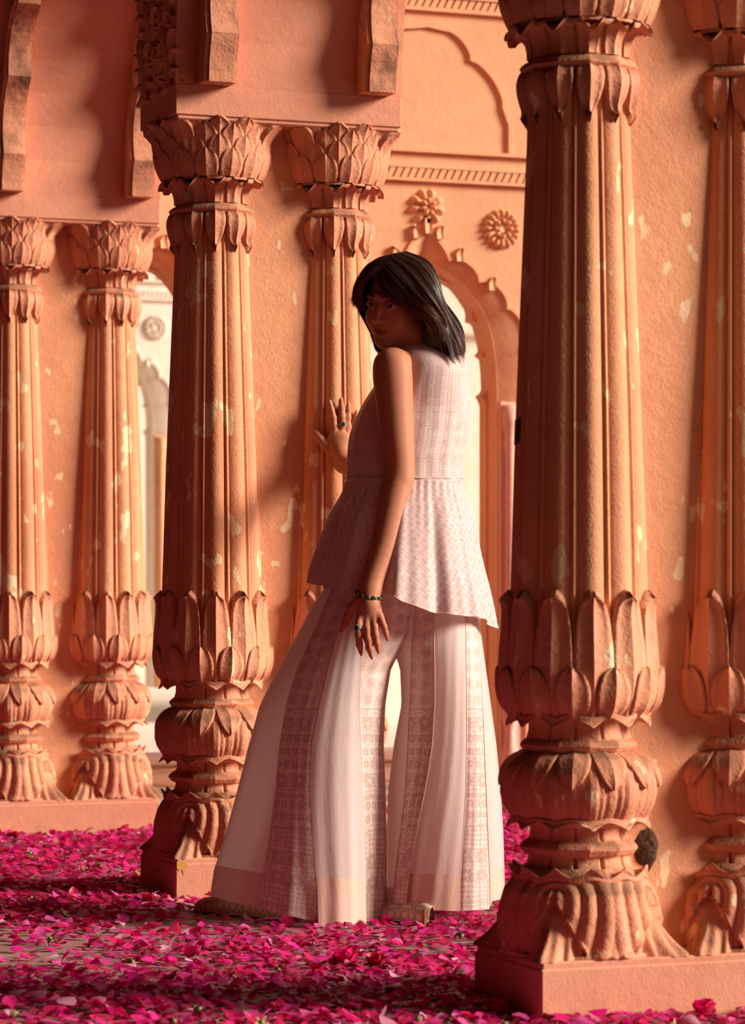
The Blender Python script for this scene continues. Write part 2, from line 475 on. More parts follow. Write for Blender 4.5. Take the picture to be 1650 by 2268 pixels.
def base_bulb_mesh():
    """square-footed lotus base: four big leaves, one per side, with curved flutes, and a spur on each corner"""
    nz, n = 54, 288; v, f = [], []
    z0, z1 = .124, .300
    for k in range(nz):
        t = k / (nz - 1); z = z0 + (z1 - z0) * t
        rr = interp([0, .12, .3, .5, .72, .9, 1.0], [.166, .164, .166, .164, .153, .132, .112], t)
        for i in range(n):
            a = 2 * math.pi * i / n; b = ((math.degrees(a) + 45) % 90) - 45; s = abs(b) / 45
            ra = math.radians(b)
            sq = 1 / math.cos(ra); 
            edge = max(0, .60 * (s - .42) / .50) if s < .92 else .60 + (s - .92) * .6
            edge += .022 * abs(math.sin((s - .2) * math.pi * 5.2))
            corner = max(0, 1 - (45 - abs(b)) / 20)
            if t > edge:                                  # leaf with flutes nested round the corner slit
                dd = math.hypot((1 - s), (t - .66) / (1.35 if t < .66 else .62))
                fl_ = abs(math.sin(min(1.0, dd / 1.04) ** .9 * math.pi * 4.0)) ** .8
                r_ = rr * (1 + .02 * s) - .0085 * (1 - fl_) * min(1, (1.0 - t) * 5) + .008 * max(0, 1 - s * 4)
                if t - edge < .05: r_ += .003
                if s > .95: r_ -= .016 * min(1, (s - .95) / .03) * min(1, max(0, (.80 - t) * 10))
            else:                                         # spur foot
                r_ = rr * .915
                sp = corner ** .8
                foot = (.166 * sq - rr) * (max(0, 1 - t / .66)) ** 2.2
                r_ += foot * (.30 + .70 * sp) + .020 * sp * max(0, 1 - t / .66)
                r_ += .006 * math.sin(s * 38) * (t < .4) * (1 - t / .4)
                r_ = min(r_, .1645 * sq)
            if t < .05: r_ = max(r_, min(.163 * sq, rr * 1.0))
            v.append((r_ * math.sin(a), -r_ * math.cos(a), z))
    for r in range(nz - 1):
        for i in range(n):
            j = (i + 1) % n; f.append((r*n+i, r*n+j, (r+1)*n+j, (r+1)*n+i))
    return mk_mesh('lotus_base', v, np.array(f), M['carved'], True)

def bell_core_mesh():
    prof = [(.100, 1.93), (.101, 1.95), (.108, 1.985), (.128, 2.00), (.146, 2.03), (.155, 2.06), (.158, 2.09), (.161, 2.115), (.167, 2.135), (.176, 2.15), (.180, 2.158)]
    n = 96; v, f = [], []
    for (r, z) in prof:
        sqw = max(0, min(1, (z - 2.08) / .07))
        for i in range(n):
            a = 2 * math.pi * i / n; sq = 1 / max(abs(math.cos(a)), abs(math.sin(a)))
            rr = r * (1 - sqw) + sqw * min(.160 * sq, .222) * (r / .180)
            v.append((rr * math.sin(a), -rr * math.cos(a), z))
    for r in range(len(prof) - 1):
        for i in range(n):
            j = (i + 1) % n; f.append((r*n+i, r*n+j, (r+1)*n+j, (r+1)*n+i))
    f.append(tuple(range((len(prof)-1)*n, len(prof)*n)))
    return mk_mesh('capital_bell', v, f, M['carved'], True)

def bp(z, d=0.0): return (interp([p[1] for p in bulb], [p[0] for p in bulb], z) + d, z)
COLM = dict(
    shaft=shaft_mesh(),
    tall=leaf_mesh('tall_leaf', [bp(.612), bp(.65), bp(.69), bp(.74), bp(.79, .002), (.150, .825), (.156, .841), (.160, .846)], [13, 15, 15, 14.6, 13, 10.2, 6, 2], M['carved'], keel=.011, rim=.006, nt=15, inset=.02),
    small=leaf_mesh('small_leaf', [bp(.610, .006), bp(.63, .008), bp(.66, .008), bp(.69, .006), bp(.705, .004)], [9, 12.6, 12.8, 8.5, .8], M['carved'], keel=.010, rim=.005, nt=10, inset=.02),
    collar_low=wavy_collar(.137, .607, .0075, .0045, .012, .010),
    neck1=grooved([(.108, .60, .3), (.104, .59, 1), (.104, .575, 1), (.108, .56, .6), (.110, .552, 0)], 'fluted_neck', .008),
    ring1=ring_mesh(.1225, .546, .0135, .098),
    melon=grooved([(.095, .535, 0), (.112, .526, .1), (.138, .515, .5), (.155, .495, .9), (.162, .47, 1), (.1625, .447, 1), (.157, .425, 1), (.145, .405, 1), (.128, .388, .9), (.104, .38, .6)], 'melon_bulb', .011, keel=True),
    drape=leaf_mesh('drape_leaf', [(.112, .531), (.1385, .518), (.1555, .499), (.162, .477), (.163, .460)], [15, 14.8, 12, 7, .8], M['carved'], keel=.005, rim=.002, nt=10, inset=.012),
    collar_melon=wavy_collar(.134, .398, .006, .002, .013, .014),
    neck2=grooved([(.108, .39, .4), (.101, .38, 1), (.101, .362, 1), (.106, .352, .5)], 'fluted_neck', .008),
    ring2=ring_mesh(.1245, .339, .0135, .098),
    neck3=grooved([(.106, .328, .4), (.104, .318, 1), (.108, .303, 1), (.116, .292, .6), (.12, .283, 0)], 'fluted_neck', .010),
    collar_base=wavy_collar(.130, .279, .008, .004, .014, .010, up=True),
    base=base_bulb_mesh(),
    hang=leaf_mesh('hanging_petal', [(.106, 1.912), (.117, 1.900), (.121, 1.880), (.117, 1.855), (.110, 1.832), (.112, 1.818), (.119, 1.812)], [11.5, 13.6, 13.8, 12, 8.2, 4.5, 2], M['carved'], keel=.010, rim=.004, nt=14, inset=.018),
    ring3=ring_mesh(.1235, 1.918, .0125, .097),
    tongue=leaf_mesh('tongue_leaf', [(.101, 1.936), (.102, 1.955), (.108, 1.974), (.121, 1.990), (.136, 1.994), (.1435, 1.985), (.144, 1.975)], [11, 12, 13, 13.5, 11, 6, 1.5], M['carved'], keel=.008, rim=.004, nt=14, inset=.010),
    collar_top=wavy_collar(.134, 2.001, .0065, -.006, .006, .006),
    bell=bell_core_mesh(),
    cap1=leaf_mesh('capital_leaf', [(.141, 2.004), (.152, 2.025), (.160, 2.050), (.163, 2.068), (.164, 2.080)], [11, 12.8, 11.5, 7, .8], M['carved'], keel=.006, rim=.004, nt=10, inset=.012, veins=.0012),
    cap2=leaf_mesh('capital_leaf', [(.151, 2.030), (.159, 2.058), (.164, 2.085), (.167, 2.104), (.169, 2.116)], [11, 12.8, 11.5, 7, .8], M['carved'], keel=.006, rim=.004, nt=10, inset=.012, veins=.0012),
    cap3=leaf_mesh('capital_leaf', [(.157, 2.066), (.162, 2.092), (.167, 2.116), (.173, 2.134), (.180, 2.147)], [11, 12.8, 11.5, 7, 1], M['carved'], keel=.006, rim=.004, nt=10, inset=.012, veins=.0012),
    cap4=leaf_mesh('capital_leaf', [(.161, 2.10), (.166, 2.120), (.172, 2.136), (.180, 2.149), (.188, 2.158)], [11, 12.8, 11.5, 7.5, 1.5], M['carved'], keel=.006, rim=.004, nt=9, inset=.012, veins=.0012),
    capc=leaf_mesh('corner_leaf', [(.160, 2.085), (.172, 2.11), (.190, 2.13), (.204, 2.143), (.214, 2.150)], [9, 10, 9, 7, 2], M['carved'], keel=.008, rim=.004, nt=9, inset=.02),
)

def column(parent, x, y, low_detail_top=False):
    c = link('column', COLM['shaft'], parent, (x, y, 0))
    def put(name, key, az=0.0):
        return link(name, COLM[key], c, (0, 0, 0), R(az))
    put('lotus_base', 'base'); put('scalloped_collar', 'collar_base'); put('fluted_neck', 'neck3'); put('moulded_ring', 'ring2')
    put('fluted_neck', 'neck2'); put('scalloped_collar', 'collar_melon'); put('melon_bulb', 'melon'); put('moulded_ring', 'ring1')
    put('fluted_neck', 'neck1'); put('scalloped_collar', 'collar_low'); put('moulded_ring', 'ring3'); put('scalloped_collar', 'collar_top')
    put('capital_bell', 'bell')
    for k in range(12):
        put('tall_leaf', 'tall', 15 + 30 * k); put('small_leaf', 'small', 30 * k); put('drape_leaf', 'drape', 30 * k)
        put('hanging_petal', 'hang', 15 + 30 * k); put('tongue_leaf', 'tongue', 15 + 30 * k)
    for k in range(14):
        put('capital_leaf', 'cap1', 1 + 360 / 14 * k); put('capital_leaf', 'cap2', 1 + 360 / 14 * (k + .5))
        put('capital_leaf', 'cap3', 1 + 360 / 14 * k); put('capital_leaf', 'cap4', 1 + 360 / 14 * (k + .5))
    for k in range(4): put('corner_leaf', 'capc', 45 + 90 * k)
    return c

def pier(py, label):
    p = empty('pier', (X0, py, 0)); props(p, label, 'pier', 'carved piers of the arcade')
    w = X1 - X0
    mb = MB().box((0, 0, 0), (w, PD, .112), .004); mb.box((.004, .004, .108), (w - .004, PD - .004, .125), .004)
    mb.obj('plinth', M['plaster'], p)
    a, b = CXS[0] - X0, CXS[1] - X0
    MB().box((a, .10, .12), (b, .255, ZB0 + .01)).obj('connecting_panel', M['panelwall'], p)
    mb = MB().box((.006, .004, ZB0), (w - .006, PD - .004, ZB1 + .002), .004)
    mb.box((.0, -.001, ZB0 + .012), (w, PD, ZB1 + .001), .003)
    mb.obj('impost_block', M['plaster'], p)
    for cx in (a, b): column(p, cx, PD / 2)
    return p
pier(PY[0], 'tall carved salmon stone pier with paired lotus columns at the right, nearest the camera')
pier(PY[1], 'middle carved salmon stone pier whose right column the woman touches with her hand')
pier(PY[2], 'carved salmon stone pier at the left edge, farthest of the three piers')

# old paint marks and a plaster crack with their own ragged shapes
M['bluepaint'] = simple('old_blue_paint', srgb(40, 36, 70), .7); M['ochre'] = simple('ochre_paint', srgb(214, 158, 64), .75); M['crack'] = simple('dark_crack', srgb(96, 46, 30), .9)
def shaft_patch(px, py_, z0, z1, a0, a1, mat, name, parent):
    v, f = [], []; n = 9; rg = random.Random(4)
    for i in range(n):
        t = i / (n - 1); z = z0 + (z1 - z0) * t; R_ = interp([.86, 1.2, 1.82], [.1375, .1275, .1025], z) * 1.036
        for j in range(6):
            e = rg.uniform(-1.5, 1.5) if j in (0, 5) else 0; aa = R(a0 + (a1 - a0) * j / 5 + e); v.append((R_ * math.sin(aa), -R_ * math.cos(aa), z + (rg.uniform(-.003, .003) if i in (0, n - 1) else 0)))
    for i in range(n - 1):
        for j in range(5): f.append((i*6+j, i*6+j+1, (i+1)*6+j+1, (i+1)*6+j))
    return obj(name, v, f, mat, parent, True)
piers = [o_ for o_ in COL.objects if o_.name.startswith('pier')]
c0 = [c for c in piers[0].children if c.name.startswith('column')][0]
shaft_patch(0, 0, 1.155, 1.205, -113, -93, M['bluepaint'], 'paint_mark', c0)
pl = [c for c in piers[1].children if c.name.startswith('plinth')][0]
MB().add([(.004, -.0012, .118), (.03, -.0012, .117), (.036, -.0012, .104), (.026, -.0012, .098), (.024, -.0012, .078), (.018, -.0012, .096), (.010, -.0012, .092), (.004, -.0012, .10)], [tuple(range(8))]).obj('paint_mark', M['ochre'], pl)
pn = [c for c in piers[0].children if c.name.startswith('connecting_panel')][0]
ck = [(.235, 1.925), (.246, 1.905), (.250, 1.893), (.262, 1.878), (.259, 1.862), (.250, 1.85), (.2475, 1.838), (.238, 1.829), (.231, 1.832)]
mb = MB()
for k in range(len(ck) - 1):
    (x0_, z0_), (x1_, z1_) = ck[k], ck[k+1]; mb.add([(x0_ - .0007, .0985, z0_), (x0_ + .0007, .0985, z0_), (x1_ + .0007, .0985, z1_), (x1_ - .0007, .0985, z1_)], [(0, 1, 2, 3)])
mb.obj('plaster_crack', M['crack'], pn)

# ------------------------------------------------------------------ end wall of the courtyard with cusped arches
def arc_chain(notches, bulge, n=9):
    """points through notches with a circular-ish bulge to the left of each chord"""
    out = []
    for i in range(len(notches) - 1):
        a = np.array(notches[i]); b = np.array(notches[i+1]); d = b - a; L = np.linalg.norm(d); nrm = np.array([-d[1], d[0]]) / L
        for t in np.linspace(0, 1, n)[:-1]:
            out.append(tuple(a + d * t + nrm * bulge[i] * math.sin(math.pi * t) ** .6))
    out.append(tuple(notches[-1])); return out

SMOOTH_R = [(0, 2.215), (.03, 2.18), (.055, 2.15), (.168, 2.085), (.234, 2.01), (.278, 1.93), (.302, 1.84), (.315, 1.74), (.32, 1.60)]
EXTR_R = [(0, 2.275), (.0916, 2.165), (.2216, 2.085), (.343, 1.985), (.415, 1.83), (.43, 1.60)]
FOIL_R = [(0, 2.17), (.070, 2.10), (.248, 1.945), (.288, 1.81), (.292, 1.645), (.312, 1.60)]
def mirror(pts): return [(-x, z) for (x, z) in reversed(pts)]

def petal_disc(cx, z, r, n, fn, rows):
    """relief rosette: mesh lists in wall coordinates through fn(u, v, d)"""
    mb = MB()
    for (ri, ro, h, k, off) in rows:
        for i in range(k):
            a0 = 2 * math.pi * (i + off) / k; w = math.pi / k * .86
            pts = [(ri, -w * .7), (ri + (ro - ri) * .5, -w), (ro * .93, -w * .8), (ro, 0), (ro * .93, w * .8), (ri + (ro - ri) * .5, w), (ri, w * .7)]
            ring = [fn(cx + q * math.sin(a0 + b), z + q * math.cos(a0 + b), 0) for (q, b) in pts]
            mid = [fn(cx + ((ri + ro) / 2 + (q - (ri + ro) / 2) * .55) * math.sin(a0 + b * .5), z + ((ri + ro) / 2 + (q - (ri + ro) / 2) * .55) * math.cos(a0 + b * .5), h) for (q, b) in pts]
            m = len(pts); f = [(j, (j + 1) % m, m + (j + 1) % m, m + j) for j in range(m)] + [tuple(range(m, 2 * m))]
            mb.add(ring + mid, f)
    return mb

def facade(wall, Y, apexes, z0, xa, xb, ztop, mat, mat2, pitch=1.2255, deco=True):
    """wall: structure empty. Arched openings centred on apexes; the front faces -Y."""
    fnp = lambda yy: (lambda u, v, d: (u, yy + d, v + z0))
    fn = fnp(Y)
    edges = [xa] + [(apexes[i] + apexes[i+1]) / 2 for i in range(len(apexes) - 1)] + [xb]
    for i, ax in enumerate(apexes):
        L, Rr = edges[i], edges[i+1]
        ex = arc_chain(EXTR_R, [.014, .036, .038, .034, .02], 12)
        exo = mirror(ex)[:-1] + ex
        smo = spline(SMOOTH_R, len(ex)); smo = [tuple(p) for p in smo]; smo = mirror(smo)[:-1] + smo
        JW = .32
        hole = [(ax - .43, 0)] + [(ax + x, z) for (x, z) in exo] + [(ax + .43, 0)]
        outer = [(L, 0), (L, ztop), (Rr, ztop), (Rr, 0)] + hole[::-1]
        v, f = extrude([outer], fn, 0, .04); under(obj('wall_bay', v, f, mat, None, False), wall)
        # splayed scalloped hood: from the scalloped outline in the wall face back to the smooth arch
        n = len(exo); v = []; f = []
        for q in range(6):
            t = q / 5; dep = .035 * (.3 * t + .7 * (1 - math.cos(t * math.pi / 2)))
            for (p1, p2) in zip(exo, smo):
                v.append(fn(ax + p1[0] * (1 - t) + p2[0] * t, p1[1] * (1 - t) + p2[1] * t, dep))
        for q in range(5):
            for i2 in range(n - 1): f.append((q*n+i2, q*n+i2+1, (q+1)*n+i2+1, (q+1)*n+i2))
        under(obj('scalloped_hood', v, f, mat, None, True), wall)
        # raised fillet along the scallops
        big = [(ax + x * 1.035, 1.60 + (z - 1.60) * 1.03) for (x, z) in exo]
        v, f = extrude([big + [(ax + x, z) for (x, z) in reversed(exo)]], fn, -.010, .01); under(obj('scallop_fillet', v, f, mat, None, False), wall)
        # soffit and jambs behind the hood
        hole = [(ax - JW, 0)] + [(ax + x, z) for (x, z) in smo] + [(ax + JW, 0)]
        outer = [(L, 0), (L, ztop), (Rr, ztop), (Rr, 0)] + hole[::-1]
        v, f = extrude([outer], fn, .034, .199); under(obj('arch_reveal', v, f, mat, None, False), wall)
        for sx in (-1, 1):
            xs_ = sorted((ax + sx * (JW + .004), ax + sx * .436))
            under(MB().box((xs_[0], Y + .012, z0), (xs_[1], Y + .0335, z0 + 1.59)).box((xs_[0] - .006, Y + .004, z0 + 1.585), (xs_[1], Y + .0335, z0 + 1.615), .004).obj('jamb_pilaster', mat2), wall)
        foil = arc_chain(FOIL_R, [.010, .056, .040, .042, .004], 14)
        inner = mirror(foil)[:-1] + foil
        hole = [(ax - .312, 0)] + [(ax + x, z) for (x, z) in inner] + [(ax + .312, 0)]
        outer = [(L, 0), (L, ztop), (Rr, ztop), (Rr, 0)] + hole[::-1]
        v, f = extrude([outer], fn, .13, .20); under(obj('cusped_screen', v, f, mat, None, False), wall)
        # colonnettes on the jambs
        for sx in (-1, 1):
            prof = [(.034, 0), (.034, .10), (.022, .12), (.034, .17), (.036, .21), (.022, .25), (.026, .27), (.020, .29), (.035, .35), (.030, .42), (.021, .50), (.019, 1.42), (.026, 1.45), (.020, 1.47), (.032, 1.52), (.036, 1.60)]
            v, f = lathe(prof, 20); o = obj('colonnette', v, f, mat2, None, True, (ax + sx * .362, Y + .008, z0)); under(o, wall)
        if not deco: continue
        # lotus finial, buds and rosettes
        mb = petal_disc(ax, 2.375, .07, 1, fn, [(.022, .078, -.022, 9, .5), (.004, .042, -.034, 7, 0)])
        mb.add(*extrude([[(ax - .012, 2.27), (ax - .016, 2.33), (ax + .016, 2.33), (ax + .012, 2.27)]], fn, -.022, .01))
        under(mb.obj('lotus_finial', mat, None, True), wall)
        for (bx, bz) in ((.135, 2.185), (.275, 2.075), (-.135, 2.185), (-.275, 2.075), (.05, 2.27), (-.05, 2.27)):
            sg = math.copysign(1, bx)
            lp = [(ax + bx - .012, bz - .02), (ax + bx - .014 , bz + .01), (ax + bx + sg*.004, bz + .035), (ax + bx + sg*.016, bz + .03), (ax + bx + .012, bz + .012), (ax + bx + .014, bz - .02)]
            under(obj('bud', *extrude([lp], fn, -.022, .01), mat, None, True), wall)
        for sx in (-1, 1):
            mb = petal_disc(ax + sx * .322, 2.303, .08, 1, fn, [(.040, .083, -.022, 16, 0), (.018, .046, -.030, 8, 0)])
            mb.add(*extrude([[(ax + sx*.322 + .016*math.cos(t), 2.303 + .016*math.sin(t)) for t in np.linspace(0, 2*math.pi, 12, endpoint=False)]], fn, -.02, .005))
            mb.add(*extrude([[(ax + sx*.322 + .07*math.cos(t), 2.303 + .07*math.sin(t)) for t in np.linspace(0, 2*math.pi, 32, endpoint=False)]], fn, -.010, .005))
            under(mb.obj('rosette', mat, None, True), wall)
        # blind cusped panel above the rope band
        PZ = [(0, 3.10), (.07, 3.09), (.19, 2.975), (.335, 2.79), (.362, 2.72), (.362, 2.60)]
        ch = [(0, 3.10)] + arc_chain(PZ[1:4], [.03, .035], 10)[0:] + PZ[4:]
        full = mirror(ch)[:-1] + ch
        out = [(ax + x, z) for (x, z) in full]; inn = [(ax + x * .962, 2.60 + (z - 2.60) * .972) for (x, z) in full]
        under(obj('panel_fillet', *extrude([out + inn[::-1]], fn, -.014, .005), mat, None, False), wall)
    # string courses and rope moulding
    for (za, zb, d) in ((2.475, 2.487, -.022), (2.528, 2.536, -.016), (2.590, 2.603, -.022), (3.15, 3.165, -.02), (3.205, 3.215, -.02)):
        under(MB().box((xa, Y + d, z0 + za), (xb, Y + .01, z0 + zb)).obj('string_course', mat), wall)
    if deco:
        for (za, zb) in ((2.489, 2.526), (3.167, 3.203)):
            mb = MB(); x = xa + .02
            while x < xb - .05:
                lp = [(x, za), (x + .022, za), (x + .040, zb), (x + .018, zb)]
                mb.add(*extrude([lp], fn, -.014, .005)); x += .031
            o = mb.obj('rope_moulding', mat); o['kind'] = 'stuff'; under(o, wall)

we = empty('wall_back', (X1, YE, 0)); props(we, kind='structure')
AP = [4.389 + k * 1.2255 for k in (-1, 0, 1, 2)]
facade(we, YE, AP, 0.0, AP[0] - .613, AP[-1] + .613, 4.2, M['endwall'], M['pinkwall'])
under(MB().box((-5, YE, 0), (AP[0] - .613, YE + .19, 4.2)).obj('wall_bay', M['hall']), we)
# dado blocks at the foot of the piers of the end wall
for i in range(len(AP) - 1):
    xm = (AP[i] + AP[i+1]) / 2
    under(MB().box((xm - .27, YE - .03, 0), (xm + .27, YE + .01, .16), .006).box((xm - .28, YE - .04, .16), (xm + .28, YE + .01, .185), .006).obj('dado_block', M['endwall']), we)

wf = empty('wall_far', (5, 18, 0)); props(wf, kind='structure')
AF = [5.155 + k * 1.2255 for k in (-1, 0)]
facade(wf, 18.0, AF, .24, AF[0] - .613, AF[-1] + .613, 2.95, M['cream'], M['endwall'])
under(MB().box((AF[-1] + .613, 18.0, 0), (14, 18.3, 3.19)).obj('wall_bay', M['cream']), wf)
under(MB().box((AF[-1] + .613, 17.93, 2.56), (14, 18.02, 2.63), .01).box((AF[-1] + .613, 17.88, 3.12), (14, 18.02, 3.2), .01).obj('cornice', M['cream']), wf)
o = MB().box((3.4, YE + .20, 0), (24, 32, .012)).obj('floor_courtyard', M['cream']); props(o, kind='structure')
o = MB().box((-2, 29, 0), (26, 29.3, 8)).obj('sky_backdrop_wall', M['cream']); props(o, kind='structure')  # sunlit backdrop added to read as bright sky through the far arches
# low carved bench plinth beyond the end wall
bp_ = empty('bench_plinth', (3.4, 12.05, 0)); props(bp_, 'low pink stone bench with carved front seen through the bright gap between the left piers', 'bench')
under(MB().box((2.0, 12.05, 0), (5.6, 12.45, .115), .004).obj('bench_body', M['pinkwall']), bp_)
under(MB().box((1.98, 12.02, .112), (5.62, 12.47, .145), .006).obj('bench_top', M['pinkwall']), bp_)
for k in range(7):
    cx = 2.3 + k * .5
    pts = [(cx + .2 * math.sin(t) * (1 + .0), .06 + .04 * math.cos(t)) for t in np.linspace(0, 2 * math.pi, 24, endpoint=False)]
    pin = [(cx + .17 * math.sin(t), .06 + .030 * math.cos(t)) for t in np.linspace(0, 2 * math.pi, 24, endpoint=False)]
    under(obj('carved_cartouche', *extrude([pts, pin], lambda u, v, d: (u, 12.05 + d, v), -.008, .004), M['endwall'], None, False), bp_)

# ================================================================== ROSE PETALS ON THE FLOOR
def proj(x, y, z):
    d = x * FWD.x + y * FWD.y; l = x * RGT.x + y * RGT.y
    return 825 + FPX * l / d, 1310 - FPX * (z - CAM_H) / d, d
def vnoise(x, y, seed):
    r = np.random.default_rng(seed); out = 0
    for k in range(10):
        fx, fy = r.uniform(.6, 3.6), r.uniform(1.2, 7.5); out = out + np.sin(x * fx + y * fy * r.choice([-1, 1]) * .8 + r.uniform(0, 6.3)) / 10 ** .5
    return out
def petal_template(seed):
    r = np.random.default_rng(seed); v = []; nu, nv = 4, 4
    cup = r.uniform(.08, .34); curl = r.uniform(-.25, .35); asym = r.uniform(-.15, .15)
    for i in range(nu):
        t = i / (nu - 1)
        w = (.22, .78, 1.0, .62)[i] * .5
        for j in range(nv):
            s = -1 + 2 * j / (nv - 1)
            x = s * w + asym * t; y = t - .5 - (.10 * (1 - abs(s)) if i == nu - 1 else 0) * 0 - abs(s) * .10 * (i == nu - 1)
            z = cup * (s * s * w * 2 * .6) + curl * (t - .4) ** 2 + r.uniform(-.03, .03)
            v.append((x, y, z))
    f = [(i*nv+j, i*nv+j+1, (i+1)*nv+j+1, (i+1)*nv+j) for i in range(nu - 1) for j in range(nv - 1)]
    return np.array(v), np.array(f)
TEMPL = [petal_template(40 + k) for k in range(8)]
TINTS = np.array([srgb(226, 20, 110)[:3], srgb(246, 40, 160)[:3], srgb(200, 10, 76)[:3], srgb(252, 96, 184)[:3], srgb(172, 6, 56)[:3], srgb(238, 26, 134)[:3], srgb(255, 184, 216)[:3], srgb(216, 14, 90)[:3]])
TP = np.array([.20, .18, .15, .10, .10, .15, .05, .07])
def set_tint(me, cols):
    at = me.attributes.new('tint', 'FLOAT_COLOR', 'POINT')
    c = np.ones((len(me.vertices), 4), np.float32); c[:, :3] = cols; at.data.foreach_set('color', c.ravel())

n0 = 101000
px_ = RNG.uniform(.2, 7.2, n0); py_ = RNG.uniform(4.7, 10.66, n0)
sx, sy, sd = proj(px_, py_, 0.0)
ok = (sx > -800) & (sx < 2450) & (sy < 2500)
for py in PY: ok &= ~((px_ > X0 - .012) & (px_ < X1 + .012) & (py_ > py - .012) & (py_ < py + PD + .012))
den = vnoise(px_, py_, 5) + .5 * vnoise(px_ * 2.5, py_ * 2.5, 9)
bare = np.exp(-((py_ - 7.15) / .5) ** 2) * .75 + np.exp(-((py_ - 6.35) / .35) ** 2) * .25
keep = RNG.uniform(0, 1, n0) < np.clip(.86 + .30 * den - .60 * bare, .06, 1.0)
idx = np.where(ok & keep)[0]
size = RNG.uniform(.018, .036, n0) * (1 + .25 * (RNG.uniform(0, 1, n0) > .9))
yaw = RNG.uniform(0, 2 * math.pi, n0); tilt = np.abs(RNG.normal(0, .28, n0)) * RNG.choice([-1, 1], n0); til2 = RNG.normal(0, .25, n0)
flip = RNG.uniform(0, 1, n0) < .35
lift = RNG.uniform(.0, .006, n0) + np.clip(den, 0, 1.5) * RNG.uniform(0, .016, n0)
tix = RNG.choice(len(TINTS), n0, p=TP); temp = RNG.integers(0, len(TEMPL), n0)
def petal_xform(i):
    M3 = Matrix.Rotation(yaw[i], 3, 'Z') @ Matrix.Rotation(tilt[i], 3, 'X') @ Matrix.Rotation(til2[i] + (math.pi if flip[i] else 0), 3, 'Y')
    return np.array(M3) * size[i]
order = idx[np.argsort(sd[idx])]
vis = [i for i in order if -10 < sx[i] < 1660 and sy[i] < 2275 and not (X0 - .02 < px_[i] < X1 + .1 and py_[i] > PY[0] + PD)]
vis = [i for i in vis if sx[i] < 1185 or py_[i] < PY[0]]
single = set(vis[:300])
PM = []
for k in range(8):
    for c in range(len(TINTS)):
        me = mk_mesh('rose_petal', TEMPL[k][0], TEMPL[k][1], M['petal'], True); set_tint(me, TINTS[c]); PM.append(me)
for i in vis[:300]:
    T = petal_xform(i); zmin = (TEMPL[temp[i]][0] @ T.T)[:, 2].min()
    o = link('rose_petal', PM[temp[i] * len(TINTS) + tix[i]])
    m4 = Matrix([list(T[0]) + [px_[i]], list(T[1]) + [py_[i]], list(T[2]) + [.0068 - zmin + lift[i] * .4], [0, 0, 0, 1]])
    o.matrix_world = m4
    props(o, 'small crimson rose petal fallen loose on the floor in the foreground before the woman', 'petal', 'loose rose petals in the foreground')
V, F, C = [], [], []; nb = 0
for i in order:
    if i in single: continue
    tv, tf = TEMPL[temp[i]]; q = tv @ petal_xform(i).T
    q[:, 2] += .0066 - q[:, 2].min() + lift[i]; q[:, 0] += px_[i]; q[:, 1] += py_[i]
    V.append(q); F.append(tf + nb); nb += len(q)
    C.append(np.tile(np.clip(TINTS[tix[i]] * RNG.uniform(.8, 1.2), 0, 1), (len(q), 1)))
me = mk_mesh('scattered_rose_petals', np.vstack(V), np.vstack(F), M['petal'], True); set_tint(me, np.vstack(C))
o = link('scattered_rose_petals', me); props(o, 'dense carpet of magenta rose petals strewn over the stone floor', 'petals', kind='stuff')

# green calyxes left between the petals
def calyx_mesh(seed):
    r = random.Random(seed); mb = MB()
    v, f = lathe([(.002, 0), (.0065, .004), (.0075, .009), (.005, .014), (.002, .016)], 7); mb.add(v, f)
    for k in range(5):
        a = 2 * math.pi * k / 5 + r.uniform(-.2, .2); L = r.uniform(.010, .018); w = .0035; c, s_ = math.cos(a), math.sin(a)
        pts = [(.005, -w, .010), (.005, w, .010), (.005 + L * .55, w * .8, .014 + r.uniform(-.006, .005)), (.005 + L, 0, .012 + r.uniform(-.01, .006)), (.005 + L * .55, -w * .8, .014)]
        mb.add([(x * c - y * s_, x * s_ + y * c, z) for (x, y, z) in pts], [(0, 1, 2, 4), (2, 3, 4)])
    return mb
M['calyx'] = simple('pale_green_calyx', srgb(150, 140, 90), .6)
CM = [calyx_mesh(k) for k in range(4)]; CME = [mk_mesh('rose_calyx', c.v, c.f, M['calyx'], True) for c in CM]
cand = RNG.choice(order, 430, replace=False); cand = cand[np.argsort(sd[cand])]
seen = 0; mbs = MB()
for i in cand:
    rot = Matrix.Rotation(yaw[i], 4, 'Z') @ Matrix.Rotation(tilt[i] * 2.5, 4, 'X'); k = int(temp[i]) % 4; zz = .008 + lift[i]
    if seen < 120 and -5 < sx[i] < 1655 and sy[i] < 2270 and (sx[i] < 1185 or py_[i] < PY[0]):
        o = link('rose_calyx', CME[k]); mw = rot.copy()
        zl = min((rot @ Vector(p)).z for p in CM[k].v)
        mw.translation = (px_[i], py_[i], .0075 - zl); o.matrix_world = mw; seen += 1
        props(o, 'small pale green rose calyx lying among the petals in the foreground', 'calyx', 'rose calyxes among the foreground petals')
    else:
        mbs.add([tuple(rot @ Vector(p) + Vector((px_[i], py_[i], zz + .004))) for p in CM[k].v], CM[k].f)
o = mbs.obj('scattered_calyxes', M['calyx'], None, True); props(o, 'many pale green calyxes scattered through the distant petal carpet', 'calyxes', kind='stuff')

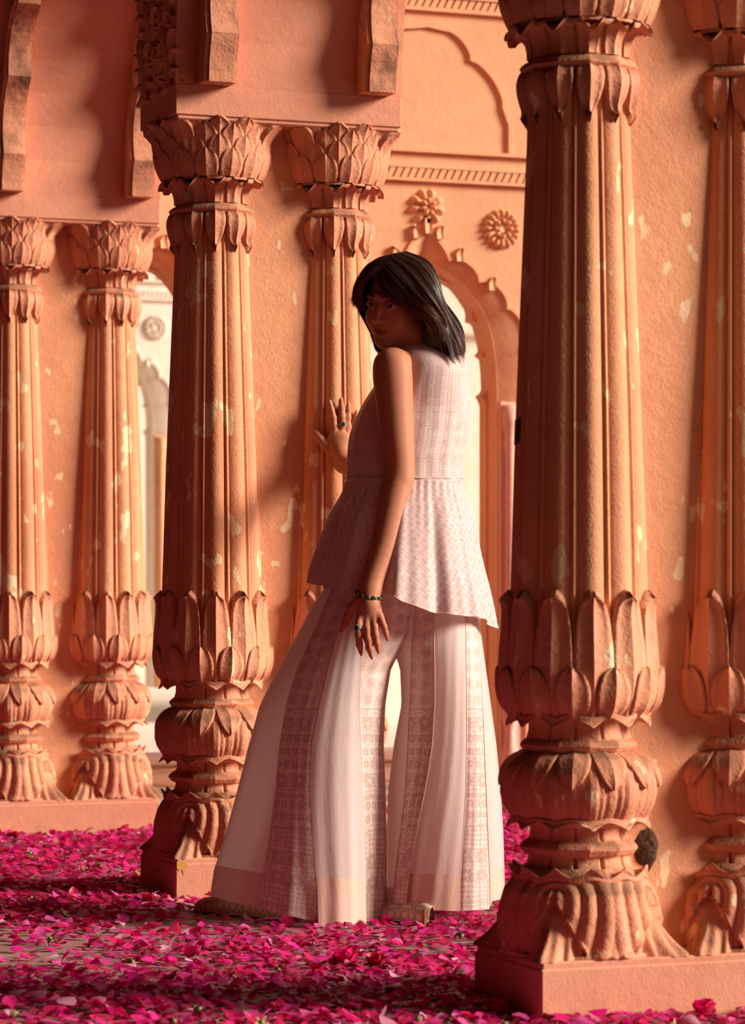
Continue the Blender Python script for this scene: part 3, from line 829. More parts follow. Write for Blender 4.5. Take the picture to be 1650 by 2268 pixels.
# whole rose heads
def rose_head(name, x, y, rad, tint, label):
    r = random.Random(hash((round(x * 100), round(y * 100))) % 9999)
    root = empty(name, (x, y, .006)); props(root, label, 'rose', 'whole rose heads on the floor')
    cv, cf = lathe([(.001, 0), (rad * .35, rad * .10), (rad * .42, rad * .5), (rad * .25, rad * .85), (.001, rad * .9)], 10)
    me = mk_mesh('rose_heart', cv, cf, M['petal'], True); set_tint(me, np.array(tint) * .7); link('rose_heart', me, root)
    for (n, rr, hh, op, off) in ((3, .40, .95, .25, 0), (5, .62, .85, .6, .3), (7, .95, .62, 1.0, .6)):
        for k in range(n):
            tv, tf = TEMPL[r.randrange(8)]
            q = tv.copy(); q[:, 1] += .5
            a = 2 * math.pi * (k + off) / n + r.uniform(-.2, .2)
            R3 = np.array(Matrix.Rotation(a, 3, 'Z') @ Matrix.Rotation(math.pi / 2 - op * 1.1, 3, 'X')) * rad * hh * 1.25
            q = q @ R3.T + np.array([-math.sin(a), math.cos(a), 0]) * rad * .12; q[:, 2] -= min(0, q[:, 2].min()) - .002
            me = mk_mesh('petal', q, tf, M['petal'], True); set_tint(me, np.array(tint) * r.uniform(.8, 1.15)); link('petal', me, root)
def floor_pt(px, py):
    d = FPX * CAM_H / (py - 1310); l = (px - 825) / FPX * d; p = FWD * d + RGT * l; return p.x, p.y
CR, MG = srgb(190, 8, 48)[:3], srgb(226, 24, 110)[:3]
for (px, py, rad, tint, lab) in (
    (765, 2152, .040, MG, 'largest open pink rose head on the bare floor below the trousers'),
    (835, 2158, .036, CR, 'dark crimson rose head touching the largest open rose on its right'),
    (375, 1885, .024, CR, 'dark crimson rose head left of the middle pier plinth'),
    (35, 1862, .022, CR, 'small crimson rose head against the left pier plinth near the frame edge'),
    (118, 1858, .022, MG, 'small pink rose head against the left pier plinth, second from the frame edge'),
    (330, 2012, .030, CR, 'crimson rose head close to the corner of the middle pier plinth'),
    (460, 2000, .026, MG, 'pink rose head just behind the toe of the embroidered shoe'),
    (1100, 2262, .034, CR, 'crimson rose head at the lower left corner of the nearest plinth'),
    (140, 2018, .030, CR, 'dark red rose head alone on the left floor, level with the shoe'),
    (1560, 2264, .034, MG, 'pink rose head resting before the long front face of the nearest plinth')):
    x, y = floor_pt(px, py)
    if px > 1200: y = min(y, PY[0] - .04)
    rose_head('cut_rose', x, y, rad, tint, lab)
# dried mud nest stuck to the near column
mn = np.array([[x, y, z] for (x, y, z) in lathe([(.002, -.052), (.022, -.045), (.034, -.02), (.036, .01), (.030, .035), (.016, .052), (.002, .058)], 22)[0]])
mnf = lathe([(.002, -.052), (.022, -.045), (.034, -.02), (.036, .01), (.030, .035), (.016, .052), (.002, .058)], 22)[1]
mn = mn * (1 + .10 * np.sin(mn[:, [2, 0, 1]] * 150) + .08 * np.sin(mn[:, [1, 2, 0]] * 320))
o = obj('mud_nest', mn, mnf, M['mud'], None, True, (CXS[0] + .118, PY[0] + PD / 2 - .045, .333))
props(o, 'lump of dark dried mud stuck to the lower ring of the nearest column', 'mud nest')
# ================================================================== THE WOMAN
LAT0, D0 = .09, 7.55
def PT(x, y, d):
    return np.array([(x - 825) / FPX * d - LAT0, d - D0, CAM_H + (1310 - y) / FPX * d])
wroot = FWD * D0 + RGT * LAT0
person = empty('person', (wroot.x, wroot.y, 0)); person.rotation_euler = (0, 0, -YAW)
props(person, 'woman in pale pink embroidered tunic and wide trousers looking back, hand on the column', 'person')

# ---------- materials
def skin_mat():
    m, nt, p, out = nodes_of('warm_brown_skin'); pos = position(nt)
    at = N_(nt, 'ShaderNodeAttribute'); at.attribute_name = 'tint'
    c = mixc(nt, math_(nt, 'MULTIPLY', noise(nt, pos, 60, 4), .25), at.outputs['Color'], srgb(150, 82, 56))
    nt.links.new(c, p.inputs['Base Color']); p.inputs['Roughness'].default_value = .58; p.inputs['Specular IOR Level'].default_value = .3
    p.inputs['Subsurface Weight'].default_value = .0; p.inputs['Subsurface Radius'].default_value = (1, .35, .15); p.inputs['Subsurface Scale'].default_value = .006
    nt.links.new(bump(nt, noise(nt, pos, 700, 0), .06, .001), p.inputs['Normal'])
    return m
M['skin'] = skin_mat()
def hair_mat():
    m, nt, p, out = nodes_of('dark_brown_hair')
    at = N_(nt, 'ShaderNodeAttribute'); at.attribute_name = 'tint'; nt.links.new(at.outputs['Color'], p.inputs['Base Color'])
    p.inputs['Roughness'].default_value = .38; p.inputs['Specular IOR Level'].default_value = .5
    return m
M['hair'] = hair_mat()

def uvmap(nt, su, sv):
    t = N_(nt, 'ShaderNodeUVMap'); t.uv_map = 'UVMap'
    mp = N_(nt, 'ShaderNodeMapping'); mp.inputs['Scale'].default_value = (su, sv, 1); nt.links.new(t.outputs[0], mp.inputs[0]); return mp.outputs[0]
def vmath(nt, op, a, b=None):
    n = N_(nt, 'ShaderNodeVectorMath'); n.operation = op
    for sock, val in zip(n.inputs, (a, b)):
        if val is None: continue
        if hasattr(val, 'is_linked'): nt.links.new(val, sock)
        else: sock.default_value = val
    return n.outputs['Value'] if op in ('LENGTH', 'DOT_PRODUCT') else n.outputs[0]
def flower(nt, vec, petals, inner, outer, offset=(0, 0, 0), pw=.7):
    """thread flowers on a unit grid of vec: 1 on the petals"""
    fr = vmath(nt, 'SUBTRACT', vmath(nt, 'FRACTION', vmath(nt, 'ADD', vec, offset)), (.5, .5, 0))
    sp = N_(nt, 'ShaderNodeSeparateXYZ'); nt.links.new(fr, sp.inputs[0])
    r = math_(nt, 'SQRT', math_(nt, 'ADD', math_(nt, 'MULTIPLY', sp.outputs[0], sp.outputs[0]), math_(nt, 'MULTIPLY', sp.outputs[1], sp.outputs[1])))
    th = math_(nt, 'ARCTAN2', sp.outputs[1], sp.outputs[0])
    lobe = math_(nt, 'POWER', math_(nt, 'ABSOLUTE', math_(nt, 'COSINE', math_(nt, 'MULTIPLY', th, petals / 2))), pw)
    lim = math_(nt, 'ADD', inner, math_(nt, 'MULTIPLY', lobe, outer - inner))
    return math_(nt, 'MULTIPLY', math_(nt, 'LESS_THAN', r, lim), math_(nt, 'GREATER_THAN', r, inner * .45))
def smin_mask(nt, *ms):
    o = ms[0]
    for k in ms[1:]: o = math_(nt, 'MAXIMUM', o, k)
    return o

def embroidered(name, base, thread, gold, kind, trans=.12):
    m, nt, p, out = nodes_of(name)
    if kind == 'tunic':
        def warped(s):
            t = N_(nt, 'ShaderNodeUVMap'); t.uv_map = 'UVMap'
            nz = N_(nt, 'ShaderNodeTexNoise'); nz.inputs['Scale'].default_value = 9; nt.links.new(t.outputs[0], nz.inputs['Vector'])
            a = vmath(nt, 'ADD', t.outputs[0], vmath(nt, 'SCALE', nz.outputs['Color'])) if False else vmath(nt, 'ADD', t.outputs[0], vmath(nt, 'MULTIPLY', nz.outputs['Color'], (.035, .035, 0)))
            return vmath(nt, 'MULTIPLY', a, (s, s, 0))
        m1 = flower(nt, warped(44), 6, .05, .40, pw=3.0); m3 = flower(nt, warped(44), 6, .04, .32, (.5, .5, 0), pw=3.0); m2 = flower(nt, warped(170), 4, .1, .38, (.5, .2, 0), pw=1.5)
        mk = smin_mask(nt, m1, math_(nt, 'MULTIPLY', m3, .8), math_(nt, 'MULTIPLY', m2, .55))
        spk_s = 190
    elif kind == 'bodice':
        uvb = uvmap(nt, 1, 1); spx = N_(nt, 'ShaderNodeSeparateXYZ'); nt.links.new(uvb, spx.inputs[0])
        st = math_(nt, 'LESS_THAN', math_(nt, 'FRACT', math_(nt, 'MULTIPLY', spx.outputs[0], 85)), .35)
        mk = math_(nt, 'MAXIMUM', math_(nt, 'MULTIPLY', st, .55), math_(nt, 'MULTIPLY', flower(nt, uvmap(nt, 170, 150), 4, .12, .36), .8)); mk = math_(nt, 'MAXIMUM', mk, math_(nt, 'MULTIPLY', flower(nt, uvmap(nt, 26, 22), 8, .12, .42, pw=3.0), math_(nt, 'MULTIPLY', math_(nt, 'GREATER_THAN', spx.outputs[1], .21), .7))); spk_s = 130
    else:
        uvm = uvmap(nt, 1, 1); sp = N_(nt, 'ShaderNodeSeparateXYZ'); nt.links.new(uvm, sp.inputs[0]); vv = sp.outputs[1]
        def wz(su, sv):
            t = N_(nt, 'ShaderNodeUVMap'); t.uv_map = 'UVMap'
            nz = N_(nt, 'ShaderNodeTexNoise'); nz.inputs['Scale'].default_value = 22; nt.links.new(t.outputs[0], nz.inputs['Vector'])
            return vmath(nt, 'MULTIPLY', vmath(nt, 'ADD', t.outputs[0], vmath(nt, 'MULTIPLY', nz.outputs['Color'], (.016, .016, 0))), (su, sv, 0))
        big = wz(24, 24); mid = wz(46, 30); sml = wz(80, 80)
        f_palm = flower(nt, big, 12, .08, .43, pw=1.4); f_pais = math_(nt, 'MAXIMUM', flower(nt, mid, 2, .22, .40), math_(nt, 'MULTIPLY', flower(nt, sml, 4, .05, .30), .7))
        f_star = flower(nt, sml, 6, .10, .42); f_med = math_(nt, 'MAXIMUM', flower(nt, wz(20, 20), 8, .28, .40), flower(nt, wz(90, 90), 4, .1, .34))
        def band(lo, hi): return math_(nt, 'MULTIPLY', math_(nt, 'GREATER_THAN', vv, lo), math_(nt, 'LESS_THAN', vv, hi))
        mk = math_(nt, 'MULTIPLY', f_palm, band(0, .33))
        for lo, hi, ff in ((.33, .40, f_med), (.40, .50, f_pais), (.50, .56, f_med), (.56, .64, f_pais), (.64, .70, f_star), (.70, .78, f_med), (.78, 2, f_star)):
            mk = math_(nt, 'MAXIMUM', mk, math_(nt, 'MULTIPLY', ff, band(lo, hi)))
        for lo in (.33, .40, .50, .56, .64, .70, .78, .84):
            mk = math_(nt, 'MAXIMUM', mk, math_(nt, 'MULTIPLY', band(lo - .0018, lo + .0018), .8))
        spk_s = 130
    c = mixc(nt, math_(nt, 'MULTIPLY', mk, .5 if kind == 'trouser' else .66), base, thread)
    uvn = uvmap(nt, 1, 1)
    c = mixc(nt, math_(nt, 'MULTIPLY', ramp(nt, noise(nt, uvn, 34, 4, .7), [(.45, (0,0,0)), (.6, (1,1,1))]), .35), c, gold)
    vo = N_(nt, 'ShaderNodeTexVoronoi'); vo.inputs['Scale'].default_value = spk_s * 1.6; nt.links.new(uvn, vo.inputs['Vector'])
    dots = math_(nt, 'LESS_THAN', vo.outputs['Distance'], .26)
    sel = N_(nt, 'ShaderNodeSeparateXYZ'); nt.links.new(vo.outputs['Color'], sel.inputs[0])
    seq_glint = math_(nt, 'MULTIPLY', dots, math_(nt, 'GREATER_THAN', sel.outputs[0], .5))
    c = mixc(nt, math_(nt, 'MULTIPLY', seq_glint, .8), c, (1.0, .93, .92, 1))  # sequin sparkle painted as near-white dots in the base colour
    nt.links.new(c, p.inputs['Base Color'])
    nt.links.new(math_(nt, 'SUBTRACT', .62, math_(nt, 'MULTIPLY', seq_glint, .42)), p.inputs['Roughness'])
    p.inputs['Specular IOR Level'].default_value = .5
    nt.links.new(bump(nt, math_(nt, 'ADD', mk, seq_glint), .5, .0012), p.inputs['Normal'])
    tr = N_(nt, 'ShaderNodeBsdfTranslucent'); nt.links.new(c, tr.inputs[0])
    mx = N_(nt, 'ShaderNodeMixShader'); mx.inputs[0].default_value = trans
    nt.links.new(p.outputs[0], mx.inputs[1]); nt.links.new(tr.outputs[0], mx.inputs[2]); nt.links.new(mx.outputs[0], out.inputs[0])
    return m
M['tunic'] = embroidered('embroidered_pink_net', srgb(244, 216, 212), srgb(178, 124, 124), srgb(206, 166, 156), 'tunic')
M['bodice'] = embroidered('beaded_pink_bodice', srgb(246, 222, 216), srgb(164, 116, 110), srgb(206, 168, 156), 'bodice')
M['emb'] = embroidered('embroidered_trouser_panel', srgb(246, 220, 210), srgb(172, 124, 108), srgb(206, 168, 148), 'trouser')
def cloth(name, c, rough, trans, clear=0.0):
    m, nt, p, out = nodes_of(name); uv = uvmap(nt, 1, 1); pos = position(nt)
    k = mixc(nt, math_(nt, 'MULTIPLY', noise(nt, pos, 12, 4), .35), c, (c[0]*.90, c[1]*.86, c[2]*.86, 1))
    nt.links.new(k, p.inputs['Base Color']); p.inputs['Roughness'].default_value = rough
    p.inputs['Sheen Weight'].default_value = .3
    mp = N_(nt, 'ShaderNodeMapping'); mp.inputs['Scale'].default_value = (60, 9, 1); nt.links.new(uv, mp.inputs[0])
    nt.links.new(bump(nt, noise(nt, mp.outputs[0], 1, 4), .25, .004), p.inputs['Normal'])
    tr = N_(nt, 'ShaderNodeBsdfTranslucent'); nt.links.new(k, tr.inputs[0])
    mx = N_(nt, 'ShaderNodeMixShader'); mx.inputs[0].default_value = trans
    nt.links.new(p.outputs[0], mx.inputs[1]); nt.links.new(tr.outputs[0], mx.inputs[2]); last = mx.outputs[0]
    if clear:
        tp = N_(nt, 'ShaderNodeBsdfTransparent'); m2 = N_(nt, 'ShaderNodeMixShader'); m2.inputs[0].default_value = clear
        nt.links.new(last, m2.inputs[1]); nt.links.new(tp.outputs[0], m2.inputs[2]); last = m2.outputs[0]
    nt.links.new(last, out.inputs[0]); return m
M['organza'] = cloth('pale_pink_organza', srgb(252, 234, 228), .5, .38, .08)
M['satin'] = cloth('peach_satin_hem', srgb(244, 206, 188), .35, .15)
M['plainpink'] = cloth('plain_pink_silk', srgb(244, 206, 194), .45, .15)
M['gold'] = simple('old_gold', srgb(196, 150, 84), .3, 1.0)
M['emerald'] = simple('emerald', srgb(10, 70, 50), .08, 0, .8)
M['diamond'] = simple('diamond', srgb(230, 226, 230), .08, .6)
M['nail'] = simple('nude_nail_polish', srgb(206, 132, 104), .45)
M['juti'] = None

# ---------- body as one continuous surface (signed distance field -> quads)
import openvdb as vdb
RES = .003
lo = np.array([-.40, -.26, .0]); hi = np.array([.30, .74, 1.76])
dims = np.ceil((hi - lo) / RES).astype(int)
G = np.full(dims, .06, np.float32)
def field(a, b, fn, k, sub=False):
    """blend fn (points -> distance) into G inside the box a..b"""
    i0 = np.maximum(np.floor((np.array(a) - lo) / RES).astype(int), 0); i1 = np.minimum(np.ceil((np.array(b) - lo) / RES).astype(int) + 1, dims)
    if (i1 <= i0).any(): return
    ax = [lo[q] + RES * np.arange(i0[q], i1[q], dtype=np.float32) for q in range(3)]
    d = fn(ax[0][:, None, None], ax[1][None, :, None], ax[2][None, None, :]).astype(np.float32)
    g = G[i0[0]:i1[0], i0[1]:i1[1], i0[2]:i1[2]]
    if sub:
        d = -d; h = np.clip(.5 - .5 * (g - d) / k, 0, 1); g[...] = g + (d - g) * h + k * h * (1 - h)
    else:
        h = np.clip(.5 + .5 * (g - d) / k, 0, 1); g[...] = g + (d - g) * h - k * h * (1 - h)
def cone(p, q, r1, r2, k=.012):
    p = np.asarray(p, float); q = np.asarray(q, float); ab = q - p; L2 = max(float(ab @ ab), 1e-12); m = max(r1, r2) + k + .012
    def fn(x, y, z):
        px, py, pz = x - p[0], y - p[1], z - p[2]
        h = np.clip((px * ab[0] + py * ab[1] + pz * ab[2]) / L2, 0, 1)
        return np.sqrt((px - h * ab[0]) ** 2 + (py - h * ab[1]) ** 2 + (pz - h * ab[2]) ** 2) - (r1 + (r2 - r1) * h)
    field(np.minimum(p, q) - m, np.maximum(p, q) + m, fn, k)
def ell(c, r, rot=np.eye(3), k=.02, sub=False):
    """rot rows = local axes in person space"""
    c = np.asarray(c, float); r = np.asarray(r, float); m = max(r) + k + .012
    def fn(x, y, z):
        d = (x - c[0], y - c[1], z - c[2])
        l = [(d[0] * rot[q][0] + d[1] * rot[q][1] + d[2] * rot[q][2]) / r[q] for q in range(3)]
        k0 = np.sqrt(l[0] ** 2 + l[1] ** 2 + l[2] ** 2); k1 = np.sqrt((l[0] / r[0]) ** 2 + (l[1] / r[1]) ** 2 + (l[2] / r[2]) ** 2)
        return k0 * (k0 - 1) / np.maximum(k1, 1e-6)
    field(c - m, c + m, fn, k, sub)
def chain(pts, rads, k=.012):
    for a in range(len(pts) - 1): cone(pts[a], pts[a+1], rads[a], rads[a+1], k)

SH = np.array([.74, .67, 0]); FR = np.array([-.67, .74, 0]); UP = np.array([0, 0, 1.0])      # shoulder axis (to her right), facing, up
TB = np.array([SH, FR, UP])
# torso and legs
ell(PT(930, 860, 7.68), (.118, .075, .10), TB, .03); ell(PT(918, 960, 7.66), (.120, .085, .13), TB, .05)
ell(PT(905, 1080, 7.63), (.105, .08, .12), TB, .05); ell(PT(890, 1220, 7.60), (.115, .085, .11), TB, .05)
chain([PT(850, 1290, 7.57), PT(745, 1640, 7.60), PT(640, 1990, 7.66)], [.060, .050, .036], .03)
chain([PT(940, 1290, 7.67), PT(975, 1640, 7.62), PT(945, 1985, 7.53)], [.060, .050, .036], .03)
chain([PT(640, 1990, 7.66), PT(590, 2030, 7.70), PT(500, 2036, 7.775)], [.036, .030, .018], .02)
chain([PT(945, 1985, 7.53), PT(925, 2020, 7.52), PT(905, 2040, 7.62)], [.036, .030, .022], .02)
# neck, shoulders
chain([PT(950, 800, 7.68), PT(915, 745, 7.665), PT(893, 700, 7.665)], [.058, .047, .048], .03)
chain([PT(950, 795, 7.68), PT(880, 812, 7.59)], [.036, .042], .015)
chain([PT(950, 795, 7.68), PT(985, 836, 7.765)], [.045, .04], .03)
# left arm (near), hanging
def schain(pts, rads, n, k):
    P_ = spline(np.array(pts), n); r_ = spline(np.array(rads)[:, None], n)[:, 0]; chain(list(P_), list(r_), k)
schain([PT(869, 812, 7.572), PT(873, 885, 7.555), PT(879, 975, 7.54), PT(884, 1050, 7.53), PT(870, 1120, 7.505), PT(851, 1210, 7.47), PT(826, 1285, 7.435), PT(818, 1318, 7.42)],
      [.050, .0445, .040, .0360, .0362, .0335, .0272, .0245], 30, .012)
ell(PT(894, 1062, 7.525), (.018, .024, .026), np.eye(3), .02)                                 # elbow point
# left hand
DH = 7.40
pal = [PT(818, 1325, 7.415), PT(820, 1352, 7.405), PT(822, 1372, DH)]
ell(PT(816, 1352, 7.407), (.034, .016, .034), np.eye(3), .014)
ell(PT(822, 1370, 7.40), (.034, .013, .018), np.eye(3), .012)
cone(PT(818, 1318, 7.42), PT(816, 1340, 7.41), .0245, .026, .015)
LH = dict(index=[(798, 1366), (794, 1386), (794, 1406), (796, 1428), (799, 1444)], middle=[(812, 1370), (812, 1392), (814, 1414), (818, 1436), (822, 1452)],
          ring=[(827, 1368), (829, 1388), (831, 1406), (834, 1424), (837, 1440)], pinky=[(840, 1362), (845, 1376), (850, 1388), (854, 1402), (857, 1413)],
          thumb=[(795, 1332), (779, 1346), (772, 1366), (766, 1381), (760, 1393)])
DEP = dict(index=[7.40, 7.385, 7.383, 7.39, 7.40], middle=[7.398, 7.383, 7.38, 7.387, 7.398], ring=[7.398, 7.385, 7.382, 7.388, 7.398], pinky=[7.40, 7.39, 7.388, 7.392, 7.40], thumb=[7.41, 7.415, 7.42, 7.425, 7.43])
RAD = dict(index=[.0105, .0098, .0092, .0082, .0062], middle=[.0105, .0100, .0095, .0084, .0062], ring=[.0100, .0094, .0089, .0079, .0060], pinky=[.0092, .0085, .0078, .0070, .0054], thumb=[.015, .0135, .0115, .0105, .0075])
for k_ in LH: chain([PT(x, y, d) for (x, y), d in zip(LH[k_], DEP[k_])], RAD[k_], .005)
# right arm (far), reaching to the column
chain([PT(985, 836, 7.765), PT(920, 960, 7.92), PT(862, 1040, 8.02), PT(800, 1048, 8.11), PT(762, 1026, 8.185)], [.040, .038, .036, .032, .026], .02)
def colsurf(px, py, off):
    """depth just in front of the touched column at a picture point"""
    xo = (px - 728.5) / 778; rr = .128
    return 8.357 - math.sqrt(max(.0004, rr * rr - xo * xo)) - off
ell(PT(750, 985, colsurf(750, 985, .018)), (.036, .017, .040), np.eye(3), .014)
cone(PT(762, 1026, 8.185), PT(754, 1000, colsurf(754, 1000, .020)), .026, .026, .016)
RH = dict(thumb=[(733, 1000), (722, 986), (710, 973), (701, 962), (694, 953)], index=[(739, 966), (740, 946), (738, 926), (734, 908), (731, 894)],
          middle=[(755, 962), (758, 943), (757, 924), (756, 904), (755, 887)], ring=[(768, 964), (769, 943), (770, 924), (771, 908), (771, 896)], pinky=[(778, 974), (783, 952), (786, 936), (788, 924), (789, 914)])
RR2 = dict(thumb=[.0155, .014, .0125, .0115, .0085], index=[.0110, .0105, .0098, .0088, .0068], middle=[.0112, .0108, .0100, .0090, .0068], ring=[.0105, .0100, .0095, .0085, .0064], pinky=[.0095, .009, .0084, .0076, .006])
for k_ in RH: chain([PT(x, y, colsurf(x, y, .012 if j < 3 else .0095)) for j, (x, y) in enumerate(RH[k_])], RR2[k_], .005)

# head
HAZ, HROLL, HPIT = R(-31), R(-7), R(9)
HC = PT(878, 673, 7.655); HS = .97
fy = np.array([math.sin(HAZ), -math.cos(HAZ), 0]); hx = np.array([math.cos(HAZ), math.sin(HAZ), 0])      # hx: towards picture right
Mr = Matrix.Rotation(HROLL, 3, Vector(fy)) @ Matrix.Rotation(HPIT, 3, Vector(hx))
hx = np.array(Mr @ Vector(hx)); fy = np.array(Mr @ Vector(fy)); hz = np.array(Mr @ Vector((0, 0, 1)))
HB = np.array([hx, fy, hz])
def H(x, y, z): return HC + HS * (hx * x + fy * y + hz * z)
def hell(c, r, k=.012, sub=False): ell(H(*c), np.array(r) * HS, HB, k, sub)
def hcone(a, b, r1, r2, k=.006): cone(H(*a), H(*b), r1 * HS, r2 * HS, k)
hell((0, -.018, .035), (.074, .093, .086), .02); hell((0, .030, -.030), (.0545, .061, .087), .028)
hell((0, .066, -.098), (.020, .018, .016), .022)
for s in (-1, 1):
    hell((s * .034, .050, -.034), (.024, .029, .028), .02); hell((s * .035, .010, -.060), (.017, .032, .024), .025)
    hcone((s * .012, .088, .026), (s * .046, .068, .024), .0085, .008, .012)
    hell((s * .0315, .094, .004), (.0150, .0150, .0100), .008, True)
    hcone((s * .0165, .0815, .005), (s * .031, .0905, .0125), .0036, .0042, .004); hcone((s * .031, .0905, .0125), (s * .0455, .0755, .005), .0042, .0034, .004)
    hcone((s * .0175, .0815, .000), (s * .031, .0875, -.0055), .003, .0034, .004); hcone((s * .031, .0875, -.0055), (s * .0450, .0755, .002), .0034, .003, .004)
    hell((s * .0112, .0935, -.0400), (.0070, .0082, .0058), .006)
    hell((s * .071, -.010, -.012), (.008, .018, .030), .006)                                   # ears
hcone((0, .0835, .010), (0, .1045, -.033), .0070, .0086, .008); hell((0, .1035, -.036), (.0092, .0085, .0082), .006)
for s in (-1, 1):
    hcone((0, .0868, -.0635), (s * .020, .0780, -.0665), .0050, .0026, .004); hcone((0, .0862, -.0735), (s * .019, .0775, -.0680), .0060, .0028, .004)
hell((0, .0845, -.0545), (.004, .006, .009), .006)
grid = vdb.FloatGrid(.06); grid.copyFromArray(G, ijk=(0, 0, 0), tolerance=0.0)
pts, quads = grid.convertToQuads(0.0)
del G
pts = pts * RES + lo
bm_ = mk_mesh('body', pts, quads[:, ::-1].astype(np.int32), M['skin'], True)
# skin colour, lips and blush by place on the head
hl = (pts - HC) @ HB.T / HS
base = np.array(srgb(196, 128, 96)[:3]); lips = np.array(srgb(168, 66, 58)[:3]); blush = np.array(srgb(206, 104, 84)[:3]); lash = np.array(srgb(40, 20, 16)[:3])
cols = np.tile(base, (len(pts), 1))
def blend(mask, col):
    global cols
    cols = cols * (1 - mask[:, None]) + col * mask[:, None]
b_ = np.exp(-(((np.abs(hl[:, 0]) - .040) / .016) ** 2 + ((hl[:, 2] + .030) / .014) ** 2)) * (hl[:, 1] > .02); blend(.6 * b_, blush)
lx = np.clip(np.abs(hl[:, 0]) / .0225, 0, 1); lz = hl[:, 2] + .0675
lh = np.where(lz > 0, .0088 * (1 - lx ** 1.6) - .0012 * np.exp(-(lx / .12) ** 2), .0112 * np.sqrt(np.clip(1 - lx ** 2, 0, 1)))
lipw = np.clip((lh - np.abs(lz)) / .0018 + .3, 0, 1) * (hl[:, 1] > .068) * (lx < 1); blend(lipw, lips)
blend(.8 * np.clip(1 - np.abs(lz + .0006 * lx) / .0014, 0, 1) * (lx < .96) * (hl[:, 1] > .068), lips * .35)  # shade of the mouth parting painted as a dark line between the lips
lid = np.exp(-(((np.abs(hl[:, 0]) - .031) / .016) ** 2 + ((hl[:, 2] - .0075) / .0075) ** 2)) * (hl[:, 1] > .06); blend(.75 * np.clip(lid, 0, 1), lash * 1.6)
brow = np.clip(1 - np.abs(hl[:, 2] - (.0255 + .006 * np.clip((np.abs(hl[:, 0]) - .014) / .022, 0, 1) - .010 * np.clip((np.abs(hl[:, 0]) - .036) / .02, 0, 1))) / .0058, 0, 1) * (np.abs(hl[:, 0]) > .011) * (np.abs(hl[:, 0]) < .053) * (hl[:, 1] > .05); blend(np.clip(brow * 1.6, 0, 1), lash)
set_tint(bm_, cols)
sm = bpy.data.objects.new('body', bm_); COL.objects.link(sm); sm.parent = person
md = sm.modifiers.new('smooth', 'CORRECTIVE_SMOOTH') if False else None
# eyes
def uvsphere(c, r, n=16, m=10):
    v = [tuple(c + r * np.array([math.sin(math.pi * j / m) * math.cos(2 * math.pi * i / n), math.sin(math.pi * j / m) * math.sin(2 * math.pi * i / n), math.cos(math.pi * j / m)])) for j in range(m + 1) for i in range(n)]
    f = [(j*n+i, j*n+(i+1) % n, (j+1)*n+(i+1) % n, (j+1)*n+i) for j in range(m) for i in range(n)]
    return v, f
M['eyewhite'] = simple('eye_white', srgb(226, 208, 200), .15); M['iris'] = simple('brown_iris', srgb(50, 26, 16), .1); M['pupil'] = simple('pupil', srgb(8, 6, 6), .05)
gaze = PT(825, 1310, 1.0) - HC; gaze = gaze / np.linalg.norm(gaze)
gaze = fy * .55 + gaze * .45 + np.array([.10, 0, 0]); gaze /= np.linalg.norm(gaze)
for s in (-1, 1):
    c = H(s * .031, .0765, .0035); e = obj('eye', *uvsphere(c, .0118 * HS), M['eyewhite'], person)
    t1 = np.cross(gaze, [0, 0, 1]); t1 /= np.linalg.norm(t1); t2 = np.cross(t1, gaze)
    for (nm, rr, off, mt) in (('iris', .0060, .0110, 'iris'), ('pupil', .0028, .0118, 'pupil')):
        ring = [tuple(c + HS * (gaze * (off - .0004) + rr * (math.cos(a) * t1 + math.sin(a) * t2))) for a in np.linspace(0, 2 * math.pi, 18, endpoint=False)]
        obj(nm, ring + [tuple(c + HS * gaze * (off + .0012))], [(k, (k + 1) % 18, 18) for k in range(18)], M[mt], e)
# nails
def nail(tip, prev, up, rad):
    t = (tip - prev) / np.linalg.norm(tip - prev); u = up - (up @ t) * t; u /= np.linalg.norm(u); s = np.cross(t, u)
    v, f = [], []
    for i, (a, w) in enumerate(((-.9, .75), (-.2, .88), (.6, .8), (1.5, .35))):
        for b in (-1, -.4, .4, 1):
            v.append(tuple(tip + t * a * rad + s * b * w * rad * .8 + u * rad * (1.02 - .30 * b * b * w - (.15 if i == 3 else 0))))
    for i in range(3):
        for j in range(3): f.append((i*4+j, i*4+j+1, (i+1)*4+j+1, (i+1)*4+j))
    obj('fingernail', v, f, M['nail'], person)
for k_ in LH:
    P_ = [PT(x, y, d) for (x, y), d in zip(LH[k_], DEP[k_])]; nail(P_[-1], P_[-2], np.array([0, -1.0, .1]) if k_ != 'thumb' else np.array([-.5, -.8, 0]), RAD[k_][-1])
for k_ in RH:
    P_ = [PT(x, y, colsurf(x, y, .0095)) for (x, y) in RH[k_]]; nail(P_[-1], P_[-2], np.array([.3, -1.0, 0]) if k_ != 'thumb' else np.array([-.1, -1, .3]), RR2[k_][-1])

